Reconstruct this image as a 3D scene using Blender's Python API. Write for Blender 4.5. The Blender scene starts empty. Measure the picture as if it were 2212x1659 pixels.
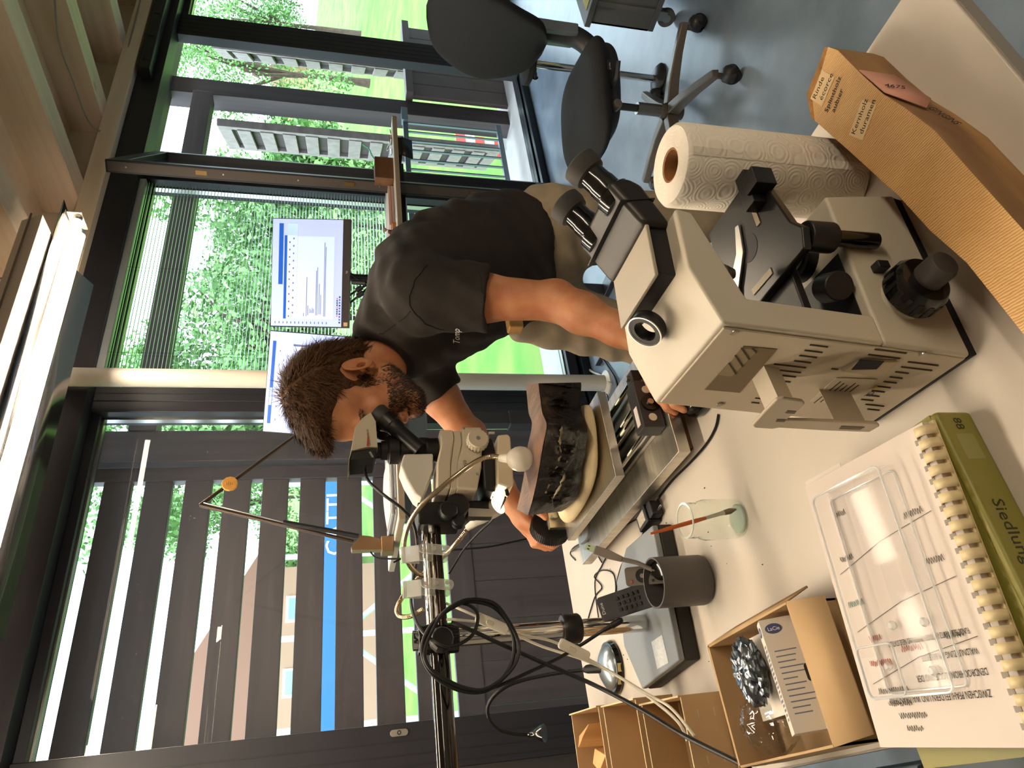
import bpy, math, random
import numpy as np
from mathutils import Vector, Matrix

# ---------------------------------------------------------------- camera
F, YAW, PITCH, ROLL, H = 1520.0, 56.7, 13.95, .62, 1.40   # focal length in px of the 2212x1659 frame; phone held upright
_a, _p, _r = (math.radians(t) for t in (YAW, PITCH, ROLL))
_f = np.array([math.cos(_a)*math.cos(_p), math.sin(_a)*math.cos(_p), -math.sin(_p)])
_rt = np.array([math.sin(_a), -math.cos(_a), 0.0]); _up = np.cross(_rt, _f)
_rt = math.cos(_r)*_rt + math.sin(_r)*_up; _up = np.cross(_rt, _f)
CP = np.array([0, 0, H])
scene = bpy.context.scene
col = scene.collection
cam = bpy.data.cameras.new('camera'); camo = bpy.data.objects.new('camera', cam); col.objects.link(camo)
cam.sensor_fit = 'HORIZONTAL'; cam.sensor_width = 36; cam.lens = F/2212*36; cam.clip_start = .02; cam.clip_end = 300
X, Y, Z = Vector(-_up), Vector(_rt), Vector(-_f)           # picture is turned: picture right = down in the room
camo.matrix_world = Matrix(((X[0], Y[0], Z[0], 0), (X[1], Y[1], Z[1], 0), (X[2], Y[2], Z[2], H), (0, 0, 0, 1)))
scene.camera = camo
def ray(px, py): return _rt*(829.5-py) - _up*(px-1106) + _f*F
def oz(px, py, z): d = ray(px, py); return CP + d*((z-H)/d[2])
def oy(px, py, y): d = ray(px, py); return CP + d*(y/d[1])
def ox(px, py, x): d = ray(px, py); return CP + d*(x/d[0])
def od(px, py, dep): return CP + ray(px, py)*(dep/F)

# ---------------------------------------------------------------- light
vs = scene.view_settings
scene.display_settings.display_device = 'sRGB'
vs.view_transform = 'Standard'; vs.look = 'None'; vs.gamma = 1.0; vs.use_curve_mapping = False
vs.exposure = 0.30
SKY = 5.5; SUN = 3.2; TUBE = 52.0
world = bpy.data.worlds.new('sky'); scene.world = world; world.use_nodes = True
scene.cycles.transparent_max_bounces = 32
bg = world.node_tree.nodes['Background']; bg.inputs[0].default_value = (.72, .88, 1.0, 1); bg.inputs[1].default_value = SKY
sl = bpy.data.lights.new('sun', 'SUN'); sl.energy = SUN; sl.angle = math.radians(2); sl.color = (1, .95, .86)
so = bpy.data.objects.new('sun', sl); col.objects.link(so)
so.rotation_euler = Vector((.35, .62, -.8)).to_track_quat('-Z', 'Y').to_euler()

# ---------------------------------------------------------------- materials
def lin(c):
    if isinstance(c, str):
        c = c.lstrip('#'); c = [int(c[i:i+2], 16)/255 for i in (0, 2, 4)]
        c = [t/12.92 if t <= .04045 else ((t+.055)/1.055)**2.4 for t in c]
    return (c[0], c[1], c[2], 1)
MATS = {}
def mat(name, c, rough=.5, metal=0, var=0, vscale=6, c2=None, bump=0, bscale=60, stretch=(1, 1, 1), spec=.5, trans=0, ior=1.45, emit=0, sheen=0, coat=0, alpha=1, sss=0, detail=4):
    if name in MATS: return MATS[name]
    m = bpy.data.materials.new(name); m.use_nodes = True; nt = m.node_tree; N = nt.nodes; L = nt.links
    b = N['Principled BSDF']; c = lin(c)
    b.inputs['Base Color'].default_value = c; b.inputs['Roughness'].default_value = rough; b.inputs['Metallic'].default_value = metal
    b.inputs['Specular IOR Level'].default_value = spec; b.inputs['Transmission Weight'].default_value = trans; b.inputs['IOR'].default_value = ior
    b.inputs['Sheen Weight'].default_value = sheen; b.inputs['Coat Weight'].default_value = coat; b.inputs['Alpha'].default_value = alpha
    if sss: b.inputs['Subsurface Weight'].default_value = sss; b.inputs['Subsurface Radius'].default_value = (.012, .005, .003); b.inputs['Subsurface Scale'].default_value = 1
    if emit: b.inputs['Emission Color'].default_value = c; b.inputs['Emission Strength'].default_value = emit
    if var or bump:
        tc = N.new('ShaderNodeTexCoord'); mp = N.new('ShaderNodeMapping'); mp.inputs['Scale'].default_value = stretch
        L.new(tc.outputs['Object'], mp.inputs[0])
    if var:
        n = N.new('ShaderNodeTexNoise'); n.inputs['Scale'].default_value = vscale; n.inputs['Detail'].default_value = detail; L.new(mp.outputs[0], n.inputs[0])
        r = N.new('ShaderNodeValToRGB'); cr = r.color_ramp; cr.elements[0].position = .3; cr.elements[1].position = .7
        d = lin(c2) if c2 else tuple(t*(1-var) for t in c[:3])+(1,)
        cr.elements[0].color = d; cr.elements[1].color = c if c2 else tuple(min(1, t*(1+var*.6)) for t in c[:3])+(1,)
        L.new(n.outputs[0], r.inputs[0]); L.new(r.outputs[0], b.inputs['Base Color'])
        if emit: L.new(r.outputs[0], b.inputs['Emission Color'])
    if bump:
        n = N.new('ShaderNodeTexNoise'); n.inputs['Scale'].default_value = bscale; n.inputs['Detail'].default_value = 5; L.new(mp.outputs[0], n.inputs[0])
        bp = N.new('ShaderNodeBump'); bp.inputs['Strength'].default_value = bump; bp.inputs['Distance'].default_value = .004
        L.new(n.outputs[0], bp.inputs['Height']); L.new(bp.outputs[0], b.inputs['Normal'])
    MATS[name] = m; return m
def wood(name, c, c2, axis=0, scale=18, rough=.55, bump=.15, dist=2.5, fine=1.0):
    """long-grained timber: noise stretched along one axis"""
    m = bpy.data.materials.new(name); m.use_nodes = True; nt = m.node_tree; N = nt.nodes; L = nt.links; b = N['Principled BSDF']
    tc = N.new('ShaderNodeTexCoord'); mp = N.new('ShaderNodeMapping'); s = [1, 1, 1]; s[axis] = .06
    mp.inputs['Scale'].default_value = s; L.new(tc.outputs['Object'], mp.inputs[0])
    n = N.new('ShaderNodeTexNoise'); n.inputs['Scale'].default_value = scale; n.inputs['Detail'].default_value = 6; n.inputs['Distortion'].default_value = dist*.2; L.new(mp.outputs[0], n.inputs[0])
    r = N.new('ShaderNodeValToRGB'); r.color_ramp.elements[0].position = .28; r.color_ramp.elements[1].position = .68
    r.color_ramp.elements[0].color = lin(c2); r.color_ramp.elements[1].color = lin(c); L.new(n.outputs[0], r.inputs[0])
    k = N.new('ShaderNodeTexVoronoi'); k.inputs['Scale'].default_value = 3.1; mp2 = N.new('ShaderNodeMapping'); s2 = [1, 1, 1]; s2[axis] = .45; mp2.inputs['Scale'].default_value = s2
    L.new(tc.outputs['Object'], mp2.inputs[0]); L.new(mp2.outputs[0], k.inputs[0])
    kr = N.new('ShaderNodeValToRGB'); kr.color_ramp.elements[0].position = .03; kr.color_ramp.elements[1].position = .07
    kr.color_ramp.elements[0].color = (.25, .16, .1, 1) if fine else (1, 1, 1, 1); kr.color_ramp.elements[1].color = (1, 1, 1, 1); L.new(k.outputs[0], kr.inputs[0])
    mx = N.new('ShaderNodeMix'); mx.data_type = 'RGBA'; mx.blend_type = 'MULTIPLY'; mx.inputs[0].default_value = .55
    L.new(r.outputs[0], mx.inputs[6]); L.new(kr.outputs[0], mx.inputs[7]); L.new(mx.outputs[2], b.inputs['Base Color'])
    b.inputs['Roughness'].default_value = rough
    bp = N.new('ShaderNodeBump'); bp.inputs['Strength'].default_value = bump; bp.inputs['Distance'].default_value = .003; L.new(n.outputs[0], bp.inputs['Height']); L.new(bp.outputs[0], b.inputs['Normal'])
    MATS[name] = m; return m
def thin_glass(name, tint=(1, 1, 1), refl=1.0, rough=0.0, ior=1.45, dust_haze=0):
    m = bpy.data.materials.new(name); m.use_nodes = True; nt = m.node_tree; N = nt.nodes; L = nt.links
    for n in list(N):
        if n.type != 'OUTPUT_MATERIAL': N.remove(n)
    out = [n for n in N if n.type == 'OUTPUT_MATERIAL'][0]
    t = N.new('ShaderNodeBsdfTransparent'); t.inputs[0].default_value = (*tint, 1)
    g = N.new('ShaderNodeBsdfGlossy'); g.inputs['Roughness'].default_value = rough; g.inputs[0].default_value = (refl, refl, refl, 1)
    lw = N.new('ShaderNodeLayerWeight'); lw.inputs[0].default_value = .5; f0 = ((ior-1)/(ior+1))**2      # Schlick, same for both sides of the sheet
    pw = N.new('ShaderNodeMath'); pw.operation = 'POWER'; pw.inputs[1].default_value = 5; L.new(lw.outputs['Facing'], pw.inputs[0])
    fr = N.new('ShaderNodeMath'); fr.operation = 'MULTIPLY_ADD'; fr.inputs[1].default_value = 1-f0; fr.inputs[2].default_value = f0; L.new(pw.outputs[0], fr.inputs[0])
    mx = N.new('ShaderNodeMixShader'); L.new(fr.outputs[0], mx.inputs[0]); L.new(t.outputs[0], mx.inputs[1]); L.new(g.outputs[0], mx.inputs[2])
    if dust_haze:  # specks of dust, plus haze painted as a pale veil brightening the view
        d = N.new('ShaderNodeBsdfDiffuse'); d.inputs[0].default_value = (.75, .8, .9, 1)
        tc = N.new('ShaderNodeTexCoord'); n = N.new('ShaderNodeTexNoise'); n.inputs['Scale'].default_value = 90; n.inputs['Detail'].default_value = 2; L.new(tc.outputs['Object'], n.inputs[0])
        r = N.new('ShaderNodeValToRGB'); r.color_ramp.elements[0].position = .62; r.color_ramp.elements[1].position = .8
        r.color_ramp.elements[0].color = (dust_haze*.35,)*3+(1,); r.color_ramp.elements[1].color = (dust_haze*3,)*3+(1,); L.new(n.outputs[0], r.inputs[0])
        m2 = N.new('ShaderNodeMixShader'); L.new(r.outputs[0], m2.inputs[0]); L.new(mx.outputs[0], m2.inputs[1]); L.new(d.outputs[0], m2.inputs[2]); mx = m2
    L.new(mx.outputs[0], out.inputs[0]); MATS[name] = m; return m

# ---------------------------------------------------------------- mesh helpers
def rotm(ax, deg): return Matrix.Rotation(math.radians(deg), 4, ax)
def frame(o, x, z):
    """matrix with origin o, local X along x and Z as near z as possible"""
    x = Vector(x).normalized(); z = Vector(z); y = z.cross(x).normalized(); z = x.cross(y)
    return Matrix(((x[0], y[0], z[0], o[0]), (x[1], y[1], z[1], o[1]), (x[2], y[2], z[2], o[2]), (0, 0, 0, 1)))
class MB:
    def __init__(s, M=None): s.v = []; s.f = []; s.M = M
    def add(s, vs, fs, M=None):
        n = len(s.v); MM = s.M if M is None else (M if s.M is None else s.M @ M)
        if MM is not None: vs = [MM @ Vector(p) for p in vs]
        s.v += [tuple(p) for p in vs]; s.f += [tuple(i+n for i in f) for f in fs]; return s
    def box(s, c, d, M=None):
        x, y, z = c; a, b, e = d[0]/2, d[1]/2, d[2]/2
        return s.add([(x-a, y-b, z-e), (x+a, y-b, z-e), (x+a, y+b, z-e), (x-a, y+b, z-e), (x-a, y-b, z+e), (x+a, y-b, z+e), (x+a, y+b, z+e), (x-a, y+b, z+e)],
                     [(0, 3, 2, 1), (4, 5, 6, 7), (0, 1, 5, 4), (1, 2, 6, 5), (2, 3, 7, 6), (3, 0, 4, 7)], M)
    def bb(s, lo, hi, M=None): return s.box([(lo[i]+hi[i])/2 for i in range(3)], [abs(hi[i]-lo[i]) for i in range(3)], M)
    def prism(s, poly, z0, z1, M=None):
        n = len(poly); vs = [(p[0], p[1], z0) for p in poly]+[(p[0], p[1], z1) for p in poly]
        return s.add(vs, [tuple(range(n))[::-1], tuple(range(n, 2*n))]+[(i, (i+1) % n, n+(i+1) % n, n+i) for i in range(n)], M)
    def prism_y(s, poly, y0, y1, M=None):   # poly in (x, z)
        n = len(poly); vs = [(p[0], y0, p[1]) for p in poly]+[(p[0], y1, p[1]) for p in poly]
        return s.add(vs, [tuple(range(n)), tuple(range(n, 2*n))[::-1]]+[((i+1) % n, i, n+i, n+(i+1) % n) for i in range(n)], M)
    def cyl(s, p0, p1, r0, r1=None, n=24, caps=True):
        r1 = r0 if r1 is None else r1; p0 = Vector(p0); p1 = Vector(p1); d = (p1-p0).normalized()
        a = Vector((0, 0, 1)) if abs(d.z) < .9 else Vector((1, 0, 0)); u = d.cross(a).normalized(); w = d.cross(u)
        vs = [p0+(u*math.cos(t)+w*math.sin(t))*r0 for t in (2*math.pi*i/n for i in range(n))]+[p1+(u*math.cos(t)+w*math.sin(t))*r1 for t in (2*math.pi*i/n for i in range(n))]
        fs = [((i+1) % n, i, n+i, n+(i+1) % n) for i in range(n)]
        if caps: fs += [tuple(range(n)), tuple(range(n, 2*n))[::-1]]
        return s.add(vs, fs)
    def tube(s, pts, r, n=8, caps=True, closed=False):
        P = [Vector(p) for p in pts]; m = len(P); R = r if isinstance(r, (list, tuple)) else [r]*m
        T = [((P[(i+1) % m] if closed or i < m-1 else P[i])-(P[(i-1) % m] if closed or i > 0 else P[i])).normalized() for i in range(m)]
        a = Vector((0, 0, 1)) if abs(T[0].z) < .9 else Vector((1, 0, 0)); u = T[0].cross(a).normalized(); vs = []
        for i in range(m):
            u = (u-T[i]*u.dot(T[i])).normalized(); w = T[i].cross(u)
            vs += [P[i]+(u*math.cos(t)+w*math.sin(t))*R[i] for t in (2*math.pi*k/n for k in range(n))]
        fs = []
        for i in range(m if closed else m-1):
            j = (i+1) % m
            fs += [(i*n+k, i*n+(k+1) % n, j*n+(k+1) % n, j*n+k) for k in range(n)]
        if caps and not closed: fs += [tuple(range(n))[::-1], tuple(range((m-1)*n, m*n))]
        return s.add(vs, fs)
    def lathe(s, prof, M=None, n=32):
        vs = []; fs = []; idx = []
        for r, z in prof:
            if r < 1e-6: idx.append([len(vs)]); vs.append((0, 0, z))
            else: idx.append(list(range(len(vs), len(vs)+n))); vs += [(r*math.cos(2*math.pi*i/n), r*math.sin(2*math.pi*i/n), z) for i in range(n)]
        for a, b in zip(idx, idx[1:]):
            for i in range(n):
                j = (i+1) % n
                if len(a) == 1 and len(b) == 1: continue
                if len(a) == 1: fs.append((a[0], b[j], b[i]))
                elif len(b) == 1: fs.append((a[i], a[j], b[0]))
                else: fs.append((a[i], a[j], b[j], b[i]))
        return s.add(vs, fs, M)
    def loft(s, rings, caps=True, M=None):
        n = len(rings[0]); vs = [p for r in rings for p in r]; fs = []
        for k in range(len(rings)-1): fs += [(k*n+i, k*n+(i+1) % n, (k+1)*n+(i+1) % n, (k+1)*n+i) for i in range(n)]
        if caps: fs += [tuple(range(n))[::-1], tuple(range((len(rings)-1)*n, len(rings)*n))]
        return s.add(vs, fs, M)
    def sheet(s, fn, nu, nv, M=None):
        return s.add([fn(i/nu, j/nv) for j in range(nv+1) for i in range(nu+1)], [(j*(nu+1)+i, j*(nu+1)+i+1, (j+1)*(nu+1)+i+1, (j+1)*(nu+1)+i) for j in range(nv) for i in range(nu)], M)
    def quad(s, a, b, c, d): return s.add([a, b, c, d], [(0, 1, 2, 3)])
    def build(s, name, m, parent=None, bevel=0, seg=2, smooth=38, sub=0, solid=0, **tags):
        me = bpy.data.meshes.new(name); me.from_pydata(s.v, [], s.f); me.validate()
        import bmesh
        b = bmesh.new(); b.from_mesh(me); bmesh.ops.recalc_face_normals(b, faces=b.faces); b.to_mesh(me); b.free()
        me.materials.append(m if not isinstance(m, str) else MATS[m])
        o = bpy.data.objects.new(name, me); col.objects.link(o)
        if smooth:
            me.shade_smooth()
            if not sub: me.set_sharp_from_angle(angle=math.radians(smooth))
        if solid: q = o.modifiers.new('thickness', 'SOLIDIFY'); q.thickness = solid; q.offset = 0
        if bevel: q = o.modifiers.new('edges', 'BEVEL'); q.width = bevel; q.segments = seg; q.limit_method = 'ANGLE'; q.angle_limit = math.radians(35); q.harden_normals = True
        if sub: q = o.modifiers.new('round', 'SUBSURF'); q.levels = sub; q.render_levels = sub
        if parent: par(o, parent)
        tag(o, **tags); return o
def par(o, p):
    o.parent = p; o.matrix_parent_inverse = world_of(p).inverted()
def world_of(o):
    m = o.matrix_basis.copy()
    if o.parent: m = world_of(o.parent) @ o.matrix_parent_inverse @ m
    return m
def tag(o, label=None, cat=None, group=None, kind=None):
    if label: o['label'] = label
    if cat: o['category'] = cat
    if group: o['group'] = group
    if kind: o['kind'] = kind
    return o
def thing(name, loc, label, cat, group=None, kind=None):
    o = bpy.data.objects.new(name, None); col.objects.link(o); o.location = Vector([float(t) for t in loc]); o.empty_display_size = .05
    return tag(o, label, cat, group, kind)
def link_copy(src, parent, M):
    c = src.copy(); col.objects.link(c); c.parent = parent; c.matrix_parent_inverse = world_of(parent).inverted(); c.matrix_basis = M; return c
def bez(pts, n=12, closed=False):
    """Catmull-Rom through the points"""
    P = [Vector([float(t) for t in p]) for p in pts]; out = []; m = len(P)
    for i in range(m if closed else m-1):
        if closed: a, b, c, d = P[(i-1) % m], P[i], P[(i+1) % m], P[(i+2) % m]
        else: a, b, c, d = P[max(i-1, 0)], P[i], P[i+1], P[min(i+2, m-1)]
        for k in range(n):
            t = k/n; out.append(.5*((2*b)+(c-a)*t+(2*a-5*b+4*c-d)*t*t+(3*b-a-3*c+d)*t**3))
    if not closed: out.append(P[-1])
    return out
def text(body, size, M, m, parent, name='lettering', depth=.0002, align='LEFT', sx=1.0, shear=0, **tags):
    cu = bpy.data.curves.new(name, 'FONT'); cu.body = body; cu.size = size; cu.align_x = align; cu.extrude = depth; cu.resolution_u = 2; cu.shear = shear
    t = bpy.data.objects.new(name, cu); col.objects.link(t)
    dg = bpy.context.evaluated_depsgraph_get(); me = bpy.data.meshes.new_from_object(t.evaluated_get(dg)); bpy.data.objects.remove(t); bpy.data.curves.remove(cu)
    me.transform(M @ Matrix.Diagonal((sx, 1, 1, 1))); me.materials.clear(); me.materials.append(MATS[m] if isinstance(m, str) else m)
    o = bpy.data.objects.new(name, me); col.objects.link(o)
    if parent: par(o, parent)
    return tag(o, **tags)
def circ(n, r, r2=None, ph=0): r2 = r if r2 is None else r2; return [(r*math.cos(2*math.pi*i/n+ph), r2*math.sin(2*math.pi*i/n+ph)) for i in range(n)]
def rrect(w, h, r, n=5, cx=0, cy=0):
    P = []
    for sx, sy, a in ((1, 1, 0), (-1, 1, 90), (-1, -1, 180), (1, -1, 270)):
        for k in range(n+1):
            t = math.radians(a+90*k/n); P.append((cx+sx*(w/2-r)+r*math.cos(t), cy+sy*(h/2-r)+r*math.sin(t)))
    return P
ZT = .76   # top of the work desk
# ================================================================ materials used in many places
mat('dark_frame', '#26252b', .42, var=.12, vscale=9, spec=.45)
mat('frame_inner', '#1d1b1f', .5)
mat('steel', '#b9b6b0', .28, 1, var=.12, vscale=14)
mat('chrome', '#e2e0dc', .07, 1)
mat('alu', '#c9c3b6', .34, 1, var=.18, vscale=7, bump=.06, bscale=40, stretch=(1, 14, 1))
mat('black_plastic', '#161415', .42, var=.15, vscale=30)
mat('black_gloss', '#0d0c0d', .16, coat=.3)
mat('rubber', '#131213', .75)
mat('cream', '#cfc7b4', .45, var=.05, vscale=5)
mat('white_plastic', '#ded6c6', .4)
mat('cable_black', '#0e0d0d', .45)
mat('cable_white', '#d5cdbd', .5)
mat('ink', '#1a1614', .7)
mat('paper', '#d3c8c0', .75, var=.03, vscale=4)
thin_glass('window_glass', (.93, .97, .97), .6, 0, 1.45, dust_haze=.05)
wood('pine', '#e3cdb6', '#cbb095', 1, 14, bump=.06)
wood('pine_x', '#e6d5bd', '#d2bc9f', 0, 14, bump=.06)
mat('ceiling_ply', '#e2cbb2', .6, var=.14, vscale=5, c2='#cfb296', stretch=(1, .18, 1))
wood('brown_timber_x', '#4d4041', '#3a3033', 0, 16, .6, .2, fine=0)
wood('brown_timber_z', '#4d4143', '#3a3033', 2, 16, .6, .2, fine=0)
wood('pale_timber', '#8f8583', '#766c6c', 0, 16, .6, .15, fine=0)

# ================================================================ room shell
def S(name, mb, m, **k):
    return mb.build(name, m, kind='structure', **k)
fm = mat('floor_lino', '#7c8997', .28, var=.25, vscale=5, c2='#616d79', bump=.05, bscale=120, detail=8)
S('floor', MB().bb((-2.6, -2.6, -.12), (7.6, 3.10, 0)), fm)
S('ceiling', MB().bb((-2.6, -2.6, 2.95), (7.6, 3.35, 3.05)), 'ceiling_ply')
wm = mat('plaster', '#b9b1a5', .8, var=.06, vscale=3)
S('wall_back', MB().bb((-2.6, -2.72, 0), (7.6, -2.6, 2.95)), wm)
S('wall_left', MB().bb((-2.72, -2.6, 0), (-2.6, 3.3, 2.95)), wm)
S('wall_right', MB().bb((7.6, -2.6, 0), (7.72, 3.3, 2.95)), wm)
n = 0
def trim(mb, m, **k):
    global n
    n += 1; return S('trim_%d' % n, mb, m, **k)
for k in range(-7, 8):
    xc = 2.50+.685*k
    trim(MB().bb((xc-.07, -2.6, 2.75), (xc+.07, 3.2, 2.952)), 'pine', bevel=.004)
for k in range(-7, 7):
    xc = 2.50+.685*(k+.5)
    trim(MB().bb((xc-.27, 3.10, 2.755), (xc+.27, 3.13, 2.95)), mat('blocking', '#c9b8a4', .6, var=.08, vscale=6))
trim(MB().bb((-2.6, 2.98, 2.655), (7.6, 3.22, 2.752)), 'pine_x', bevel=.004)
trim(MB().bb((-2.6, 3.04, 2.51), (7.6, 3.19, 2.656)), 'dark_frame', bevel=.003)
# floor track of the glazing, black with grooves
tr = MB()
for y0, y1, zz in ((3.10, 3.14, .05), (3.14, 3.155, .03), (3.155, 3.20, .06), (3.20, 3.215, .03), (3.215, 3.27, .055)): tr.bb((-2.6, y0, -.12), (7.6, y1, zz))
trim(tr, mat('track', '#2a2c31', .3, .6), bevel=.002)
# dark wall panel left of the glazing
pl = MB().bb((-2.6, 3.13, .06), (.24, 3.28, 2.51))
S('wall_front', pl, mat('dark_panel', '#33302f', .55, var=.1, vscale=7))

# windows: each an Empty with frame, gaskets and pane
def window(i, x0, x1, st0, st1, glass=True, yy=3.20, groove=()):
    t = thing('window_%d' % i, (x0, yy, .06), None, None, kind='structure')
    MB().bb((x0, yy-.08, .055), (x0+st0, yy-.01 if i == 3 else yy+.03, 2.51)).build('window_stile', 'dark_frame', t, bevel=.004)
    MB().bb((x1-st1, yy-.08, .055), (x1, yy+.05, 2.51)).build('window_stile', 'dark_frame', t, bevel=.004)
    MB().bb((x0+st0, yy-.06, .06), (x1-st1, yy+.05, .12)).build('bottom_rail', 'dark_frame', t, bevel=.004)
    MB().bb((x0+st0, yy-.06, 2.47), (x1-st1, yy+.05, 2.51)).build('top_rail', 'dark_frame', t, bevel=.003)
    g = .008; gk = MB()
    for a, b in (((x0+st0, .12), (x0+st0+g, 2.47)), ((x1-st1-g, .12), (x1-st1, 2.47)), ((x0+st0, .12), (x1-st1, .12+g)), ((x0+st0, 2.47-g), (x1-st1, 2.47))):
        gk.bb((a[0], yy-.02, a[1]), (b[0], yy+.012, b[1]))
    gk.build('gasket', 'steel', t)
    for gx in groove:
        MB().bb((gx, yy-.0815, .06), (gx+.006, yy-.079, 2.51)).build('groove', 'frame_inner', t)
    if glass:
        MB().quad((x0+st0, yy, .12), (x1-st1, yy, .12), (x1-st1, yy, 2.47), (x0+st0, yy, 2.47)).build('pane', 'window_glass', t)
    return t
window(1, .24, 1.93, .18, .06, groove=(.262, .302, .352))
window(2, 1.93, 3.68, .08, .22, groove=(1.97,))
window(3, 4.94, 7.6, .25, .1, groove=(4.98, 5.03, 5.08, 5.13))
# black blind cassette above the opening
t = thing('blind_cassette', (4.9, 3.0, 2.60), 'long black ribbed cassette fixed under the pine beam above the opening', 'cassette')
MB().bb((4.28, 2.96, 2.56), (6.2, 3.04, 2.63)).build('housing', mat('cassette', '#201f23', .4), t, bevel=.006)
for k in range(7): MB().bb((4.36+.26*k, 2.955, 2.575), (4.56+.26*k, 2.962, 2.615)).build('louvre', 'frame_inner', t, bevel=.002)

# open inward leaf, seen nearly edge-on
hx, hy = 3.66, 3.12; ex, ey = 2.86, 2.52
L_ = math.hypot(hx-ex, hy-ey); M = frame((ex, ey, 0), (hx-ex, hy-ey, 0), (0, 0, 1))
t = thing('door_1', (hx, hy, 0), None, None, kind='structure')
for a, b, nm in (((0, -.03, .03), (.085, .03, 2.47), 'leaf_stile'), ((L_-.085, -.03, .03), (L_, .03, 2.47), 'leaf_stile'), ((.085, -.03, .03), (L_-.085, .03, .13), 'bottom_rail'), ((.085, -.03, 2.39), (L_-.085, .03, 2.47), 'top_rail')):
    MB(M).bb(a, b).build(nm, 'dark_frame', t, bevel=.003)
MB(M).quad((.085, 0, .13), (L_-.085, 0, .13), (L_-.085, 0, 2.39), (.085, 0, 2.39)).build('pane', 'window_glass', t)
MB(M).bb((-.004, -.022, .04), (.001, .022, 2.46)).build('seal', mat('seal', '#4a423e', .5), t)
for z in (2.05, 1.35, .7):
    MB(M).bb((-.007, -.010, z-.025), (-.003, .010, z+.025)).build('latch_plate', mat('brass', '#8a7048', .35, .8), t)
for z in (2.38, 1.95, 1.6, 1.2): MB(M).cyl((-.007, 0, z), (-.002, 0, z), .004, n=10).build('screw', 'steel', t)

# white heating pipe
t = thing('heating_pipe', (1.95, 2.95, 0), 'cream vertical heating pipe rising from floor to pine beam', 'pipe')
MB().cyl((1.95, 2.95, 0), (1.95, 2.95, 2.75), .043, n=32).build('pipe', mat('pipe_paint', '#cfc6b8', .42, var=.06, vscale=5), t)
MB().lathe([(.044, 0), (.07, 0), (.07, .008), (.05, .018), (.044, .018)], Matrix.Translation((1.95, 2.95, 0))).build('collar', 'white_plastic', t)

# fluorescent fixtures: one in view, the rest unseen and added to light the desk
tube_m = mat('tube_glow', (1.0, .86, .66), .4, emit=TUBE)
def fixture(x0, x1, y, z, label):
    t = thing('fluorescent_light', ((x0+x1)/2, y, z), label, 'lamp', 'ceiling lights')
    MB().prism([(-.10, 0), (-.06, .085), (.05, .085), (.07, .0)], x0, x1, Matrix(((0, 0, 1, 0), (1, 0, 0, y-.12), (0, 1, 0, z+.05), (0, 0, 0, 1)))).build('housing', mat('fixture_white', '#cbbcab', .5), t, bevel=.003)
    MB().bb((x0, y-.2215, z+.085), (x1, y-.2185, z+.092)).build('groove', mat('groove_dark', '#6d6258', .6), t)
    rf = mat('reflector', '#5b5856', .16, .9)
    MB().add([(x0, y-.11, z+.045), (x1+.2, y-.11, z+.045), (x1+.2, y-.02, z+.05), (x1+.14, y+.035, z+.045), (x0, y+.035, z+.045)], [(0, 1, 2, 3, 4)]).build('reflector', rf, t, solid=.002)
    MB().add([(x0, y+.03, z+.03), (x1-.02, y+.03, z+.03), (x1-.02, y+.17, z-.035), (x0, y+.17, z-.035)], [(0, 1, 2, 3)]).build('reflector', rf, t, solid=.002)
    for dy, dz, dx in ((-.028, .010, 0), (.024, .006, -.03)):
        b = MB().cyl((x0+.03, y+dy, z+dz), (x1+.16+dx, y+dy, z+dz), .019, n=20).build('tube', tube_m, t)
        MB().cyl((x1+.16+dx, y+dy, z+dz), (x1+.185+dx, y+dy, z+dz), .017, n=20).build('tube_cap', 'steel', t)
        MB().cyl((x0+.005, y+dy, z+dz), (x0+.03, y+dy, z+dz), .017, n=20).build('tube_cap', 'steel', t)
    MB().bb((x1+.187, y-.055, z-.008), (x1+.193, y+.045, z+.055)).build('end_plate', 'fixture_white', t)
    for sx in (x0+.25, x1-.25): MB().cyl((sx, y-.12, z+.13), (sx, y-.12, 2.76), .004, n=8).build('hanger', 'steel', t)
fixture(.72, 2.24, 2.46, 2.47, 'lit twin tube fluorescent light hanging below the joists by the window')
fixture(-1.08, .44, 2.46, 2.47, 'added twin tube fluorescent light, unseen left of the view, for the desk light')  # unseen fixture, added to bring the desk light up
fixture(-.75, .77, 1.35, 2.47, 'added twin tube fluorescent light, unseen above the work desk, for the desk light')  # unseen, added overhead to light the desk from higher up
fixture(.35, 1.87, -1.0, 2.47, 'added twin tube fluorescent light, unseen behind the viewer, as fill for the desk')  # unseen, added as fill from behind the camera
# grey cable stapled under the joists and beam
a = [oz(118, -5, 2.76), oz(128, 90, 2.745), oz(160, 180, 2.745), oz(192, 262, 2.745), oz(222, 282, 2.74), oz(238, 240, 2.72), oz(262, 170, 2.72), oz(280, 90, 2.72), oz(303, 0, 2.72)]
MB().tube(bez(a, 10), .005, 8).build('ceiling_cable', mat('cable_grey', '#8f877f', .5), label='thin grey cable stapled along joist and pine beam', cat='cable')

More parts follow.
